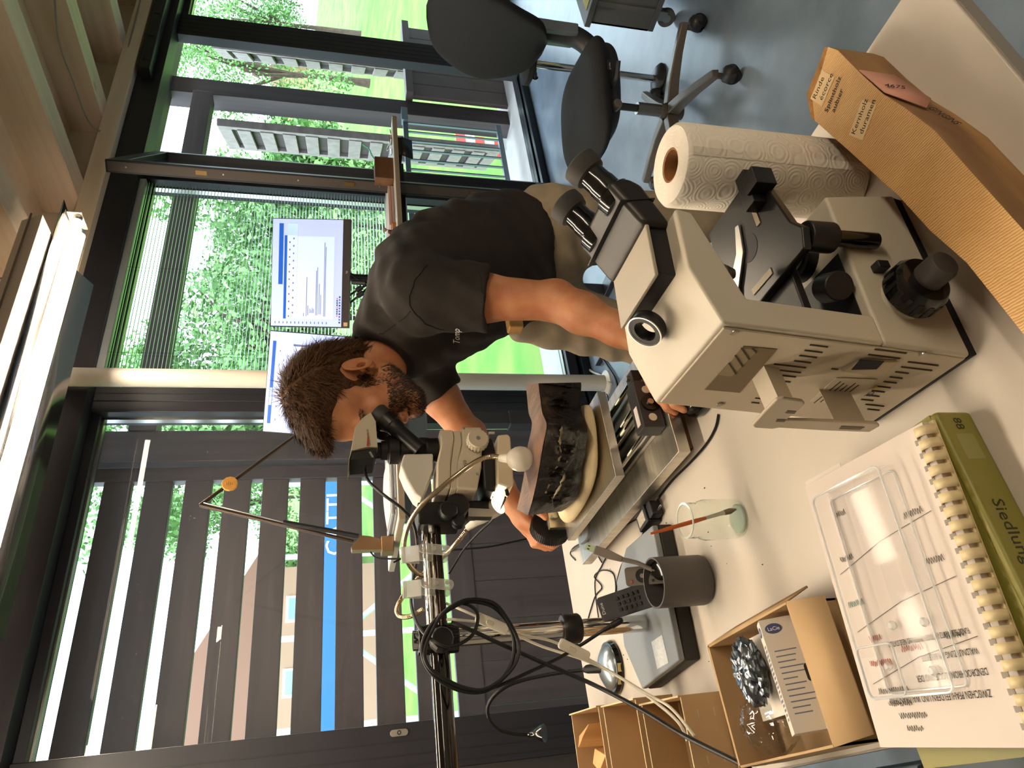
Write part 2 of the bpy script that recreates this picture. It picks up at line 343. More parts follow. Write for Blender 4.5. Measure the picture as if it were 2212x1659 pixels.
# ================================================================ outside
S('terrace', MB().bb((-3, 3.28, -.16), (9, 3.98, -.03)), mat('concrete', '#b9b4b0', .8, var=.12, vscale=4))
gm = mat('grass', '#437d22', .9, var=.35, vscale=1.2, c2='#6c8238', detail=8, bump=.6, bscale=30)
def gz(x, y): return -.55+.115*max(0, y-9)+.05*math.sin(x*.7)*min(1, max(0, y-5)*.2)
g = MB().sheet(lambda a, b: (-40+130*a, 4+70*b*b, gz(-40+130*a, 4+70*b*b)), 60, 40)
g.build('lawn', gm, label='bright green meadow rising outside the windows', cat='grass', kind='stuff')
rnd = random.Random(5)
lm = mat('leaf', '#4c7a3c', .6, var=.5, vscale=1.3, c2='#6f9658'); bm_ = mat('bark', '#4f4038', .9, var=.3, vscale=8)
MATS['leaf'].node_tree.nodes['Principled BSDF'].inputs['Transmission Weight'].default_value = 0
def tree(px, py, dep, r, label, stretch=1.15, nl=9000, leaf=.075):
    c = od(px, py, dep); base = gz(c[0], c[1])
    t = thing('tree', (c[0], c[1], base), label, 'tree', 'trees outside')
    top = c[2]; tk = MB().tube(bez([(c[0], c[1], base-.3), (c[0]+.1, c[1], base+(top-base)*.4), (c[0]-.05, c[1], top)], 4), [.075*r/(1+.3*i) for i in range(9)], 9)
    for k in range(6):
        a = rnd.uniform(0, 6.28); q = (c[0]+r*.6*math.cos(a), c[1]+r*.6*math.sin(a), top+rnd.uniform(-.3, .5)*r)
        tk.tube([(c[0], c[1], base+(top-base)*rnd.uniform(.5, .8)), ((c[0]+q[0])/2, (c[1]+q[1])/2, (top+q[2])/2-.1), q], [.05*r*.6, .03*r*.6, .012*r*.6], 6)
    tk.build('trunk', bm_, t)
    rng = np.random.default_rng(int(px*7+py)); blobs = [(rng.normal(0, .5, 3)*np.array([1, 1, stretch]), rng.uniform(.3, .52)) for _ in range(16)]
    V = []; Fc = []
    for i in range(nl):
        bc, br = blobs[rng.integers(len(blobs))]; d = rng.normal(size=3); d /= np.linalg.norm(d); p = (bc+d*br*rng.uniform(.6, 1.05))*r + c
        u = rng.normal(size=3); u /= np.linalg.norm(u); w = np.cross(u, d); w /= np.linalg.norm(w)+1e-6; s = leaf*rng.uniform(.6, 1.3); k = len(V)
        V += [p-u*s, p+w*s*.5, p+u*s, p-w*s*.5]; Fc.append((k, k+1, k+2, k+3))
    MB().add([tuple(v) for v in V], Fc).build('crown', lm, t, smooth=0, kind='stuff')
tree(520, 150, 26, 2.9, 'broad green tree seen through the opening right of the dark post')
tree(500, 40, 30, 2.6, 'green tree seen through the right window pane')
tree(640, 395, 15, 1.25, 'small round green tree behind the open slatted shutter')
tree(600, 480, 18, 1.7, 'pale green tree behind the right part of the venetian blind')
tree(520, 745, 14, 2.0, 'tall leafy tree behind the venetian blind above the monitors')
tree(640, 690, 16, 1.7, 'low leafy tree behind the monitors')
tree(420, 930, 15, 1.9, 'leafy tree seen in the strip between blind window and slatted screen')
tree(640, 915, 13, 1.5, 'bushy tree low behind the left window mullion')
tree(450, 1085, 22, 1.6, 'green tree seen through the upper gaps of the slatted screen')
tree(660, 1260, 20, 1.3, 'green bush seen through the middle gaps of the slatted screen')

# slatted timber screen outside the left window
SY = 3.75
t = thing('slatted_screen', (1.1, SY, -.05), 'dark brown slatted timber screen outside the large left window', 'screen')
sl_m = MB().bb((-.86, -.022, -.068), (.86, .022, .068))
s0 = None
for k in range(-2, 10):
    z = 2.516-.198*k
    if s0 is None: s0 = sl_m.build('slat', 'brown_timber_x', t, bevel=.004); s0.matrix_basis = Matrix.Translation((.94, SY, z)); src = s0
    else: link_copy(src, t, Matrix.Translation((.94+.004*rnd.uniform(-1, 1), SY+.002*rnd.uniform(-1, 1), z)))
MB().bb((1.80, SY-.03, -.1), (1.88, SY+.03, 2.95)).build('frame_stile', 'brown_timber_z', t, bevel=.004)
MB().bb((.05, SY-.03, -.1), (.12, SY+.03, 2.95)).build('frame_stile', 'brown_timber_z', t, bevel=.004)
for k in range(8):
    MB().bb((.12+.21*k, SY-.012, -.06), (.12+.21*k+.2075, SY+.012, .72)).build('board', 'brown_timber_z', t, bevel=.003)
S('terrace_post_1', MB().bb((1.89, SY-.08, -.1), (2.08, SY+.10, 3.0)), 'brown_timber_z', bevel=.005)
S('terrace_post_2', MB().bb((oy(600, 218, 3.72)[0], 3.72, -.1), (oy(600, 187, 3.72)[0], ox(600, 252, oy(600, 218, 3.72)[0])[1], 3.0)), 'brown_timber_z', bevel=.005)
S('terrace_beam', MB().bb((-3, 3.62, 2.68), (9, 3.80, 2.86)), 'brown_timber_x', bevel=.005)
S('terrace_rail', MB().bb((2.08, 3.66, 2.36), (5.08, 3.78, 2.50)), 'brown_timber_x', bevel=.005)
# boarded parapet right of the railing
t = thing('boarded_parapet', (5.7, 3.7, -.1), 'brown vertical board parapet with pale capping right of the railing', 'parapet')
for k in range(6): MB().bb((5.34+.17*k, 3.68, -.08), (5.34+.17*k+.165, 3.72, .80)).build('board', mat('parapet_board', '#6d5f5b', .6, var=.1, vscale=5), t, bevel=.003)
MB().bb((5.33, 3.64, .80), (6.4, 3.76, .86)).build('capping', 'parapet_board', t, bevel=.004)
# metal railing
t = thing('balcony_railing', (4.6, 3.7, -.05), 'galvanised steel railing with slim vertical bars outside the opening', 'railing')
rm = mat('galvanised', '#77838c', .4, .7)
MB().bb((3.70, 3.685, .86), (5.06, 3.715, .90)).build('top_rail', rm, t); MB().bb((3.70, 3.685, .07), (5.06, 3.715, .11)).build('bottom_rail', rm, t)
MB().bb((4.98, 3.66, .86), (5.14, 3.72, .91)).build('bracket', rm, t)
for k in range(12): MB().bb((3.74+.113*k, 3.692, .1), (3.752+.113*k, 3.708, .87)).build('bar', rm, t)
# open folding shutters with pale slats
def shutter(o, ang, w, z0, z1, ns, label, flip=1):
    M = Matrix.Translation((o[0], o[1], 0)) @ rotm('Z', ang); t = thing('folding_shutter', (o[0], o[1], z0), label, 'shutter', 'open folding shutters')
    for a in (0, w-.07): MB(M).bb((a, -.03, z0), (a+.07, .03, z1)).build('frame_stile', 'pale_timber', t, bevel=.003)
    MB(M).bb((.07, -.03, z1-.1), (w-.07, .03, z1)).build('top_rail', 'pale_timber', t, bevel=.003); MB(M).bb((.07, -.03, z0), (w-.07, .03, z0+.1)).build('bottom_rail', 'pale_timber', t, bevel=.003)
    p = (z1-z0-.2)/ns
    for k in range(ns): MB(M).bb((.05, .015, z0+.1+p*k+.03), (w-.05, .04, z0+.1+p*k+p*.75)).build('slat', 'pale_timber', t, bevel=.003)
    MB(M).bb((.06, -.012, z0+.1), (w-.06, -.004, z1-.1)).build('backing', 'brown_timber_z', t)
    return t
shutter((5.06, 3.92), 54, .68, .02, 2.36, 12, 'pale weathered slatted shutter folded open beyond the railing')
shutter((2.55, 4.15), 38, .62, .3, 2.62, 9, 'pale slatted shutter folded open behind the venetian blind')
shutter((6.15, 3.95), 40, .66, .2, 2.5, 10, 'pale slatted shutter seen through the right window pane')
# red and white barrier tape and boxes low outside
t = thing('barrier_board', (4.6, 5.1, -.4), 'red and white striped barrier board low behind the railing', 'barrier')
c = oy(985, 305, 5.6); d = oy(1110, 330, 5.6)
for k in range(6):
    p = c+(d-c)*(k/6); q = c+(d-c)*((k+1)/6)
    MB().bb((p[0]-.12, 5.58, q[2]), (p[0]+.14, 5.62, p[2])).build('stripe', mat('barrier_red', '#d8423c', .5) if k % 2 == 0 else mat('barrier_white', '#f0e6e2', .5), t)
# scaffolding, banner and house beyond the slatted screen
sm = mat('scaffold_white', '#cfe0e6', .4, .3)
t = thing('scaffolding', (.4, 7.6, -.55), 'white tubular scaffolding behind the slatted screen', 'scaffolding')
for k in range(9): MB().cyl((-3.2+.85*k, 7.6, -.6), (-3.2+.85*k, 7.6, 2.0), .03, n=8).build('upright', sm, t)
for z in (.25, .75, 1.35, 2.0): MB().cyl((-3.3, 7.6, z), (3.7, 7.6, z), .025, n=8).build('ledger', sm, t)
for k in range(8): MB().cyl((-3.2+.85*k, 7.63, .25 if k % 2 else 1.35), (-3.2+.85*(k+1), 7.63, 1.35 if k % 2 else .25), .028, n=8).build('brace', sm, t)
c = oy(716, 1145, 7.5)
t = thing('banner', (c[0], 7.5, c[2]), 'blue advertising banner with white capital letters on the scaffolding', 'banner')
MB().bb((c[0]-2.2, 7.49, c[2]-.20), (c[0]+.62, 7.51, c[2]+.14)).build('cloth', mat('banner_blue', '#2a66a8', .6), t)
text('CATTI', .26, frame((c[0]-.30, 7.485, c[2]-.12), (1, 0, 0), (0, -1, 0)), mat('banner_white', '#eef4f6', .6), t)
c = oz(580, 1440, 2.0); c = oy(560, 1440, 17)
t = thing('house', (c[0], 18, gz(c[0], 17)), 'pale pink house with dark gable window behind the scaffolding', 'house')
MB().bb((c[0]-4, 17, -.5), (c[0]+2.2, 22, c[2]+.1)).build('wall', mat('house_wall', '#9c7c6a', .8), t)
MB().prism_y([(c[0]-4.4, c[2]+.1), (c[0]+2.6, c[2]+.1), (c[0]-.9, c[2]+2.0)], 16.8, 22.2).build('roof', mat('house_roof', '#7d5a4c', .8), t)
for dx in (-2.6, -.4, 1.2):
    w = MB().bb((c[0]+dx-.3, 16.95, c[2]-1.4), (c[0]+dx+.3, 17.02, c[2]-.5)).build('window', mat('house_frame', '#e8e8e6', .5), t)
    MB().bb((c[0]+dx-.24, 16.93, c[2]-1.34), (c[0]+dx+.24, 16.96, c[2]-.56)).build('pane', mat('house_pane', '#7fa2b5', .1), w)
for py, lb in ((128, 'cream barn wall glimpsed left of the trunk beyond the meadow'), (170, 'cream barn wall glimpsed right of the trunk beyond the meadow')):
    c = od(622, py, 34)
    t = thing('barn', (c[0], c[1], gz(c[0], c[1])), lb, 'barn')
    MB().bb((c[0]-.55, c[1]-.5, c[2]-1.2), (c[0]+.55, c[1]+2, c[2]+.35)).build('wall', mat('barn_wall', '#a98f70', .8), t)
    MB().prism_y([(c[0]-.7, c[2]+.35), (c[0]+.7, c[2]+.35), (c[0], c[2]+.8)], c[1]-.6, c[1]+2.1).build('roof', 'house_roof', t)

# ================================================================ venetian blind
t = thing('venetian_blind', (2.7, 3.09, 1.1), 'grey venetian blind with thin open slats hanging behind the monitors', 'blind')
bmt = mat('blind_slat', '#b7bdc0', .35, .5)
x0, x1 = 2.06, 3.40; zb = 1.02
MB().bb((x0, 3.07, 2.475), (x1, 3.11, 2.51)).build('head_rail', bmt, t, bevel=.003)
MB().bb((x0, 3.078, zb-.03), (x1, 3.102, zb-.012)).build('bottom_rail', bmt, t, bevel=.003)
sb = MB().sheet(lambda a, b: ((a-.5)*(x1-x0), (b-.5)*.025, .0022*(1-(2*b-1)**2)+(b-.5)*.004), 2, 4)
src = sb.build('slat', bmt, t, smooth=60); src.matrix_basis = Matrix.Translation(((x0+x1)/2, 3.09, zb))
for k in range(1, 82): link_copy(src, t, Matrix.Translation(((x0+x1)/2, 3.09, zb+.0178*k)))
for xx in (x0+.12, (x0+x1)/2, x1-.12):
    for yy in (3.0765, 3.1035): MB().cyl((xx, yy, zb-.012), (xx, yy, 2.48), .0007, n=5).build('ladder_cord', 'cable_black', t)
# ================================================================ work desk
t = thing('work_desk', (.4, 1.09, 0), 'long white topped work desk carrying both microscopes', 'desk')
mat('desk_top', '#c9c0b4', .42, var=.05, vscale=3, c2='#bdb3a6', bump=.02, bscale=90)
MB().bb((.03, .29, .735), (.765, 1.89, ZT)).build('desktop', 'desk_top', t, bevel=.0015)
MB().bb((.028, .288, .7355), (.767, 1.892, .7565)).build('edge_band', mat('edge_band', '#8d857c', .5), t)
lg = mat('desk_steel', '#4a4a4d', .4, .6)
for x in (.10, .70):
    for y in (.38, 1.80): MB().bb((x-.025, y-.025, 0), (x+.025, y+.025, .715)).build('leg', lg, t, bevel=.003)
MB().bb((.075, .36, .69), (.725, .41, .735)).build('apron', lg, t); MB().bb((.075, 1.77, .69), (.725, 1.82, .735)).build('apron', lg, t)
MB().bb((.08, .41, .69), (.12, 1.77, .735)).build('apron', lg, t); MB().bb((.68, .41, .69), (.72, 1.77, .735)).build('apron', lg, t)
# low cabinet and cable beside the desk's left edge
t = thing('side_cabinet', (-.2, .75, 0), 'low blue grey cabinet standing beside the left desk edge', 'cabinet')
MB().bb((-.45, .45, .0), (.0, 1.2, .56)).build('body', mat('cabinet_blue', '#4b5a68', .5), t, bevel=.004)
MB().bb((-.46, .44, .56), (.01, 1.21, .585)).build('top', mat('cabinet_top', '#5c6a74', .5), t, bevel=.003)
for z in (.10, .33): d = MB().bb((0, .48, z), (.015, 1.17, z+.2)).build('drawer', 'cabinet_blue', t, bevel=.003); MB().bb((.015, .75, z+.12), (.03, .9, z+.14)).build('handle', 'steel', d)
a = [oz(1990, 1662, .6), oz(2040, 1640, .598), oz(2110, 1625, .598), oz(2150, 1615, .598), (-.03, .7, .598), (-.12, .62, .598)]
MB().tube(bez(a, 10), .006, 8).build('loose_cable', 'cable_black', label='thick black power cord lying on the low cabinet', cat='cable')

# ================================================================ oak sample wedge
WZ = .825
Lt = [(1788, 103), (1775, 149), (1753, 207), (1759, 261), (1833, 327), (1906, 392), (1940, 421), (2010, 496), (2087, 566), (2145, 639), (2212, 720)]
Rt = [(1809, 111), (1856, 157), (1910, 203), (1956, 234), (2018, 284), (2079, 350), (2126, 404), (2212, 495)]
P = [tuple(oz(x, y, WZ)[:2]) for x, y in Lt]+[(.16, .345), (.15, .33), (.20, .318)]+[tuple(oz(x, y, WZ)[:2]) for x, y in Rt[::-1]]
P = [(p[0]+rnd.uniform(-.001, .001), p[1]+rnd.uniform(-.001, .001)) for p in P]
om = bpy.data.materials.new('oak'); om.use_nodes = True; MATS['oak'] = om
nt = om.node_tree; N = nt.nodes; L = nt.links; b = N['Principled BSDF']; tc = N.new('ShaderNodeTexCoord')
mp = N.new('ShaderNodeMapping'); mp.inputs['Location'].default_value = (-.07, -.30, 0); mp.inputs['Scale'].default_value = (1, .55, 0); L.new(tc.outputs['Object'], mp.inputs[0])
wv = N.new('ShaderNodeTexWave'); wv.wave_type = 'RINGS'; wv.rings_direction = 'SPHERICAL'; wv.inputs['Scale'].default_value = 118; wv.inputs['Distortion'].default_value = 3.2; wv.inputs['Detail'].default_value = 3; wv.inputs['Detail Scale'].default_value = 1.6; L.new(mp.outputs[0], wv.inputs[0])
nz = N.new('ShaderNodeTexNoise'); nz.inputs['Scale'].default_value = 9; nz.inputs['Detail'].default_value = 6; L.new(tc.outputs['Object'], nz.inputs[0])
r1 = N.new('ShaderNodeValToRGB'); r1.color_ramp.elements[0].color = lin('#bd8a4d'); r1.color_ramp.elements[1].color = lin('#ddb67c'); r1.color_ramp.elements[0].position = .1; r1.color_ramp.elements[1].position = .6; L.new(wv.outputs[1], r1.inputs[0])
mx = N.new('ShaderNodeMix'); mx.data_type = 'RGBA'; mx.blend_type = 'MULTIPLY'; mx.inputs[0].default_value = .45; r2 = N.new('ShaderNodeValToRGB'); r2.color_ramp.elements[0].color = (.62, .5, .4, 1); r2.color_ramp.elements[0].position = .35; r2.color_ramp.elements[1].position = .6
L.new(nz.outputs[0], r2.inputs[0]); L.new(r1.outputs[0], mx.inputs[6]); L.new(r2.outputs[0], mx.inputs[7]); L.new(mx.outputs[2], b.inputs['Base Color']); b.inputs['Roughness'].default_value = .55
bp = N.new('ShaderNodeBump'); bp.inputs['Strength'].default_value = .25; bp.inputs['Distance'].default_value = .002; L.new(wv.outputs[1], bp.inputs['Height']); L.new(bp.outputs[0], b.inputs['Normal'])
t = thing('oak_wedge', (.5, .38, ZT), 'long honey coloured oak wedge with printed labels at the desk front edge', 'wood sample')
wood('oak_side', '#9a7242', '#6f4d2b', 0, 30, .6, .4, fine=0)
MB().prism(P, WZ-.0006, WZ).build('polished_face', 'oak', t, smooth=0)
MB().prism([(p[0]*.999+.0005, p[1]) for p in P], ZT, WZ-.0006).build('body', 'oak_side', t, smooth=20)
bk = [tuple(oz(x, y, WZ)[:2]) for x, y in Lt[:4]]
bo = [(p[0]+.012+rnd.uniform(-.004, .004), p[1]+.004+rnd.uniform(-.003, .003)) for p in bk]
MB().prism(bk+bo[::-1], ZT+.002, WZ-.002).build('bark', mat('oak_bark', '#9c6f3c', .9, var=.4, vscale=60, bump=.8, bscale=90), t)
def wlab(px0, py0, px1, py1, lines, size, z=WZ, lab=True, pad=.002, m='ink', sx=1):
    a = Vector(oz(px0, py0, z)); d = Vector(oz(px1, py1, z))-a; ln = d.length; M = frame(a+Vector((0, 0, .0006)), d, (0, 0, 1))
    if lab: MB(M).bb((-pad, -size*1.25*(len(lines)-1)-size*.3, -.0005), (ln+pad, size*.95, 0)).build('paper_label', mat('label_paper', '#d8bb8e', .7), t)
    for i, s in enumerate(lines): text(s, size, M @ Matrix.Translation((0 if i == 0 else ln*.1, -size*1.2*i, .0001)), m, t, depth=.00005, sx=sx)
wlab(1762, 216, 1785, 161, ['Rinde', 'écorce'], .0115)
wlab(1788, 244, 1815, 176, ['Splintholz', 'aubier'], .0105, lab=False)
wlab(1847, 292, 1873, 224, ['Kernholz', 'duramen'], .0105)
# pink tag on the side face
tp = [Vector(oz(1856, 157, WZ)), Vector(oz(1910, 205, WZ))]; q = [Vector(oz(1975, 203, ZT+.028)), Vector(oz(1935, 150, ZT+.03))]
tg = MB().add([tp[0]+Vector((0, -.003, .002)), tp[1]+Vector((0, -.003, .002)), Vector((.585, .352, .80)), Vector((.60, .350, .788)), Vector((.665, .366, .790))], [(0, 1, 2, 3, 4)]).build('tag', mat('tag_pink', '#c8907c', .6), t, solid=.001)
_t1 = tp[1]+Vector((0, -.003, .002)); _p4 = Vector((.60, .350, .788)); _e1 = (tp[1]-tp[0]).normalized(); _n = (_p4-_t1).cross(_e1).normalized(); _n = _n if _n.y < 0 else -_n
text('4675', .011, frame(_t1-_e1*.013+(_p4-_t1)*.12+_n*.0016, _p4-_t1, _n), 'ink', t, depth=.0001)
text('GINGINS', .010, frame((.585, .3515, .800), (-.6, -.14, -.12), (0, -1, .25)), 'ink', t, depth=.0001, shear=.3)

# ================================================================ paper towel roll
rc = oz(1823, 392, ZT); R_ = .0505; h_ = .248
t = thing('paper_towel_roll', (rc[0], rc[1], ZT), 'upright roll of embossed white paper towel behind the oak wedge', 'paper roll')
pm = bpy.data.materials.new('towel_paper'); pm.use_nodes = True; MATS['towel_paper'] = pm; nt = pm.node_tree; N = nt.nodes; L = nt.links; b = N['Principled BSDF']
b.inputs['Base Color'].default_value = lin('#d9d0c2'); b.inputs['Roughness'].default_value = .9
tc = N.new('ShaderNodeTexCoord'); vr = N.new('ShaderNodeTexVoronoi'); vr.inputs['Scale'].default_value = 36; vr.inputs['Randomness'].default_value = .35; L.new(tc.outputs['Object'], vr.inputs[0])
mt = N.new('ShaderNodeMath'); mt.operation = 'MULTIPLY'; mt.inputs[1].default_value = 46; L.new(vr.outputs[0], mt.inputs[0]); sn = N.new('ShaderNodeMath'); sn.operation = 'SINE'; L.new(mt.outputs[0], sn.inputs[0])
bp = N.new('ShaderNodeBump'); bp.inputs['Strength'].default_value = .22; bp.inputs['Distance'].default_value = .0012; L.new(sn.outputs[0], bp.inputs['Height']); L.new(bp.outputs[0], b.inputs['Normal'])
T_ = Matrix.Translation((rc[0], rc[1], ZT))
MB().lathe([(.021, 0), (R_-.004, 0), (R_, .004), (R_, h_-.005), (R_-.004, h_), (.021, h_), (.021, 0)], T_, 64).build('sheets', 'towel_paper', t, smooth=50)
MB().lathe([(.0185, .001), (.0208, .001), (.0208, h_-.001), (.0185, h_-.001), (.0185, .001)], T_, 40).build('core', mat('core_card', '#8a5c33', .8), t)
MB().add([Vector((rc[0], rc[1], ZT))+Vector((R_*math.cos(a)*1.008, R_*math.sin(a)*1.008, z)) for z in (.004, h_-.004) for a in (-2.2, -2.1, -2.0)], [(0, 1, 4, 3), (1, 2, 5, 4)]).build('loose_end', 'towel_paper', t)

# ================================================================ measuring table with timber block
t = thing('measuring_table', (.65, 1.33, ZT), 'aluminium sliding measuring table under the dark timber block', 'measuring table')
MB().bb((.552, 1.05, ZT), (.762, 1.58, .786)).build('base_board', mat('base_board', '#7d5a41', .6, var=.2, vscale=10), t)
PL = Matrix.Rotation(0, 4, 'Z')
MB().bb((.528, 1.018, .786), (.782, 1.61, .81)).build('base_plate', 'alu', t, bevel=.0015)
for x in (.605, .655, .672, .725): MB().cyl((x, 1.075, .828), (x, 1.60, .828), .006 if x != .655 else .009, n=16).build('guide_rod', 'chrome', t)
MB().bb((.597, 1.07, .811), (.735, 1.60, .818)).build('guide_bed', 'steel', t)
eb = MB().bb((.59, 1.035, .811), (.690, 1.072, .855)).build('end_block', mat('block_grey', '#3c3a3b', .45, .3), t, bevel=.002)
MB().cyl((.64, 1.035, .833), (.64, 1.030, .833), .0165, n=28).build('bearing', 'black_gloss', eb); MB().cyl((.64, 1.031, .833), (.64, 1.026, .833), .006, n=18).build('spindle', 'steel', eb)
for x in (.61, .67): MB().cyl((x, 1.036, .833), (x, 1.0335, .833), .008, n=18).build('screw_cap', 'cream', eb)
MB().bb((.60, 1.0345, .8325), (.68, 1.0352, .8335)).build('seam', 'frame_inner', eb); MB().bb((.60, 1.045, .8551), (.64, 1.06, .8555)).build('label', 'paper', eb)
b2 = MB().bb((.715, 1.07, .811), (.74, 1.10, .835)).build('stop_bracket', mat('bracket_dark', '#3b342e', .4, .6), t, bevel=.002); MB().cyl((.7275, 1.085, .835), (.7275, 1.085, .842), .006, n=12).build('screw', 'steel', b2)
MB().bb((.60, 1.54, .811), (.655, 1.556, .90)).build('crank_plate', 'alu', t); MB().bb((.565, 1.19, .842), (.765, 1.54, .862)).build('carriage', 'alu', t, bevel=.0015)
wc = Vector((.622, 1.575, .886))
wh = MB().cyl(wc, wc+Vector((-.01, .024, 0)), .048, n=48).build('hand_wheel', 'black_plastic', t, bevel=.003)
kn = MB()
for k in range(60):
    a = 2*math.pi*k/60; kn.box((0, 0, 0), (.0025, .024, .0016), Matrix.Translation(wc+Vector((-.005, .012, 0))) @ rotm('Z', 22) @ rotm('Y', math.degrees(a)) @ Matrix.Translation((.048, 0, 0)))
kn.build('knurl', 'rubber', wh); MB().cyl(wc+Vector((.005, -.012, 0)), wc+Vector((-.012, .03, 0)), .012, n=20).build('hub', 'steel', wh)
MB().cyl((.628, 1.53, .886), wc, .008, n=14).build('crank_shaft', 'steel', t)
# cable with clip lying over the plate edge
a = [oz(1270, 1100, .82), oz(1272, 1140, .82), oz(1268, 1165, .815), oz(1250, 1180, .80), oz(1235, 1190, .765)]
MB().tube(bez(a, 8), .003, 8).build('sensor_cable', mat('cable_mid', '#5d5a58', .5), label='short dark sensor cable clipped over the aluminium plate edge', cat='cable')
# foam wedge and block
t = thing('foam_wedge', (.66, 1.3, .862), 'cream foam wedge propping the dark timber block', 'foam')
fo = [(.765, 1.20), (.70, 1.20), (.60, 1.235), (.575, 1.33), (.57, 1.46), (.60, 1.53), (.74, 1.50), (.76, 1.35)]
MB().loft([[(p[0], p[1], .862) for p in fo], [(p[0]+.004, p[1]+.004, .878) for p in fo], [(p[0]*.9+.066+.008, p[1]*.9+.135, .899) for p in fo]]).build('foam', mat('foam', '#d8c49c', .9, var=.06, vscale=20, bump=.2, bscale=200), t, sub=2)
t = thing('timber_block', (.67, 1.28, .9), 'blackened waterlogged timber block with freshly cut top under the stereo microscope', 'wood block')
ft = [(1164, 828), (1168, 860), (1173, 893), (1182, 920), (1173, 968), (1166, 1010), (1159, 1048), (1150, 1085), (1142, 1113)]
bt = [(1140, 880), (1138, 900), (1132, 945), (1126, 985), (1123, 1011), (1122, 1045), (1124, 1075), (1130, 1101), (1135, 1110)]
fb = [(1255, 826), (1255, 855), (1255, 884), (1268, 925), (1266, 965), (1260, 997), (1254, 1035), (1246, 1075), (1214, 1105)]
TF = [Vector(oz(x, y, 1.0)) for x, y in ft]; TB = [Vector(oz(x, y, 1.002)) for x, y in bt]; BF = [Vector(oz(x, y, .90)) for x, y in fb]
TB = [TF[i]+Vector((.052, .085, .003))*(1-.12*abs(i-4)/4) for i in range(9)]
BB = [Vector((p.x, p.y, .90))+Vector((.01, .008, 0)) for p in TB]
rng = np.random.default_rng(3)
def fine(Pp, m=8): return bez(Pp, m)
A, B, Cc, Dd = fine(BF), fine(TF), fine(TB), fine(BB)
nf = len(A); rows = []
for i in range(nf):
    r = []
    for k in range(13):
        f = k/12; p = A[i].lerp(B[i], f); w = math.sin(math.pi*f)
        s = .006*math.sin(i*.55+f*3)+.005*math.sin(i*1.7+f*9)*w+.004*math.sin(i*.21-f*15)*w+.0022*rng.normal()*w
        r.append(p+Vector((-.55, -.83, 0))*s*(.35+w))
    rows.append(r)
fm2 = MB().sheet(lambda a, b: rows[round(a*(nf-1))][round(b*12)], nf-1, 12)
fm2.loft([[rows[i][0] for i in range(nf)]+Dd[::-1], [p+Vector((0, 0, .0)) for p in B]+Cc[::-1]], caps=True)
bkm = bpy.data.materials.new('black_timber'); bkm.use_nodes = True; MATS['black_timber'] = bkm; nt = bkm.node_tree; N = nt.nodes; L = nt.links; b = N['Principled BSDF']
tc = N.new('ShaderNodeTexCoord'); nz = N.new('ShaderNodeTexNoise'); nz.inputs['Scale'].default_value = 16; nz.inputs['Detail'].default_value = 9; nz.inputs['Roughness'].default_value = .68; L.new(tc.outputs['Object'], nz.inputs[0])
rr = N.new('ShaderNodeValToRGB'); cr = rr.color_ramp; cr.elements[0].position = .42; cr.elements[0].color = lin('#0d0a09'); cr.elements[1].position = .8; cr.elements[1].color = lin('#6e543a'); e = cr.elements.new(.6); e.color = lin('#1d1510'); L.new(nz.outputs[0], rr.inputs[0]); L.new(rr.outputs[0], b.inputs['Base Color'])
b.inputs['Roughness'].default_value = .42; bp = N.new('ShaderNodeBump'); bp.inputs['Strength'].default_value = .9; bp.inputs['Distance'].default_value = .006; n2 = N.new('ShaderNodeTexNoise'); n2.inputs['Scale'].default_value = 55; n2.inputs['Detail'].default_value = 8; L.new(tc.outputs['Object'], n2.inputs[0]); L.new(n2.outputs[0], bp.inputs['Height']); L.new(bp.outputs[0], b.inputs['Normal'])
fm2.build('body', 'black_timber', t, smooth=60)
cut = MB(); top = [p+Vector((0, 0, .0012)) for p in B]+[p+Vector((0, 0, .0012)) for p in Cc[::-1]]
cut.add(top, [(i, i+1, 2*nf-2-i, 2*nf-1-i) for i in range(nf-1)])
cut.build('cut_face', mat('cut_timber', '#8d6a55', .5, var=.5, vscale=24, c2='#4a4038', stretch=(1, .25, 1), bump=.5, bscale=120), t)
cr_ = MB()
for s in range(2):
    cq = bez([rows[i][k]+Vector((-.001, -.002, 0)) for i, k in (((24, 8), (30, 8), (36, 7), (44, 8), (52, 9)) if s else ((26, 6), (33, 6), (41, 5), (47, 6), (55, 7)))], 10); cr_.tube([p+Vector((rng.normal()*.0008, rng.normal()*.0008, rng.normal()*.0012)) for p in cq], [.0008+.0022*abs(math.sin(i*.5)) for i in range(len(cq))], 6)
cr_.build('bark_shreds', mat('bark_shred', '#8a7a63', .8, var=.4, vscale=40), t)

# ================================================================ glass jar with brush
jc = oz(1598, 1120, ZT); Tj = Matrix.Translation((jc[0], jc[1], ZT))
clear = thin_glass('jar_glass', (.93, .96, .93), 1, .0, 1.5)
t = thing('glass_jar', (jc[0], jc[1], ZT), 'small empty clear preserving jar standing before the grey cup', 'jar')
MB().lathe([(0, .001), (.026, .001), (.031, .004), (.0325, .012), (.0325, .066), (.030, .074), (.027, .079), (.027, .082), (.0285, .083), (.0285, .085), (.027, .0865), (.027, .089), (.0285, .09), (.0285, .0925), (.027, .0935), (.027, .098)], Tj, 40).build('jar_wall', clear, t, smooth=60)
MB().lathe([(.0285, .0975), (.0285, .099), (.0255, .099), (.0255, .0975)], Tj, 40).build('rim', mat('rim_glass', '#cfd6cc', .1, alpha=.55), t)
MB().lathe([(0, .002), (.020, .0015), (.0235, .004), (.0215, .006), (0, .0045)], Tj, 36).build('base_ring', mat('base_glass', '#bcc7b6', .15, alpha=.5), t)
t = thing('paint_brush', (jc[0], jc[1], ZT+.004), 'thin orange handled brush standing in the glass jar', 'brush')
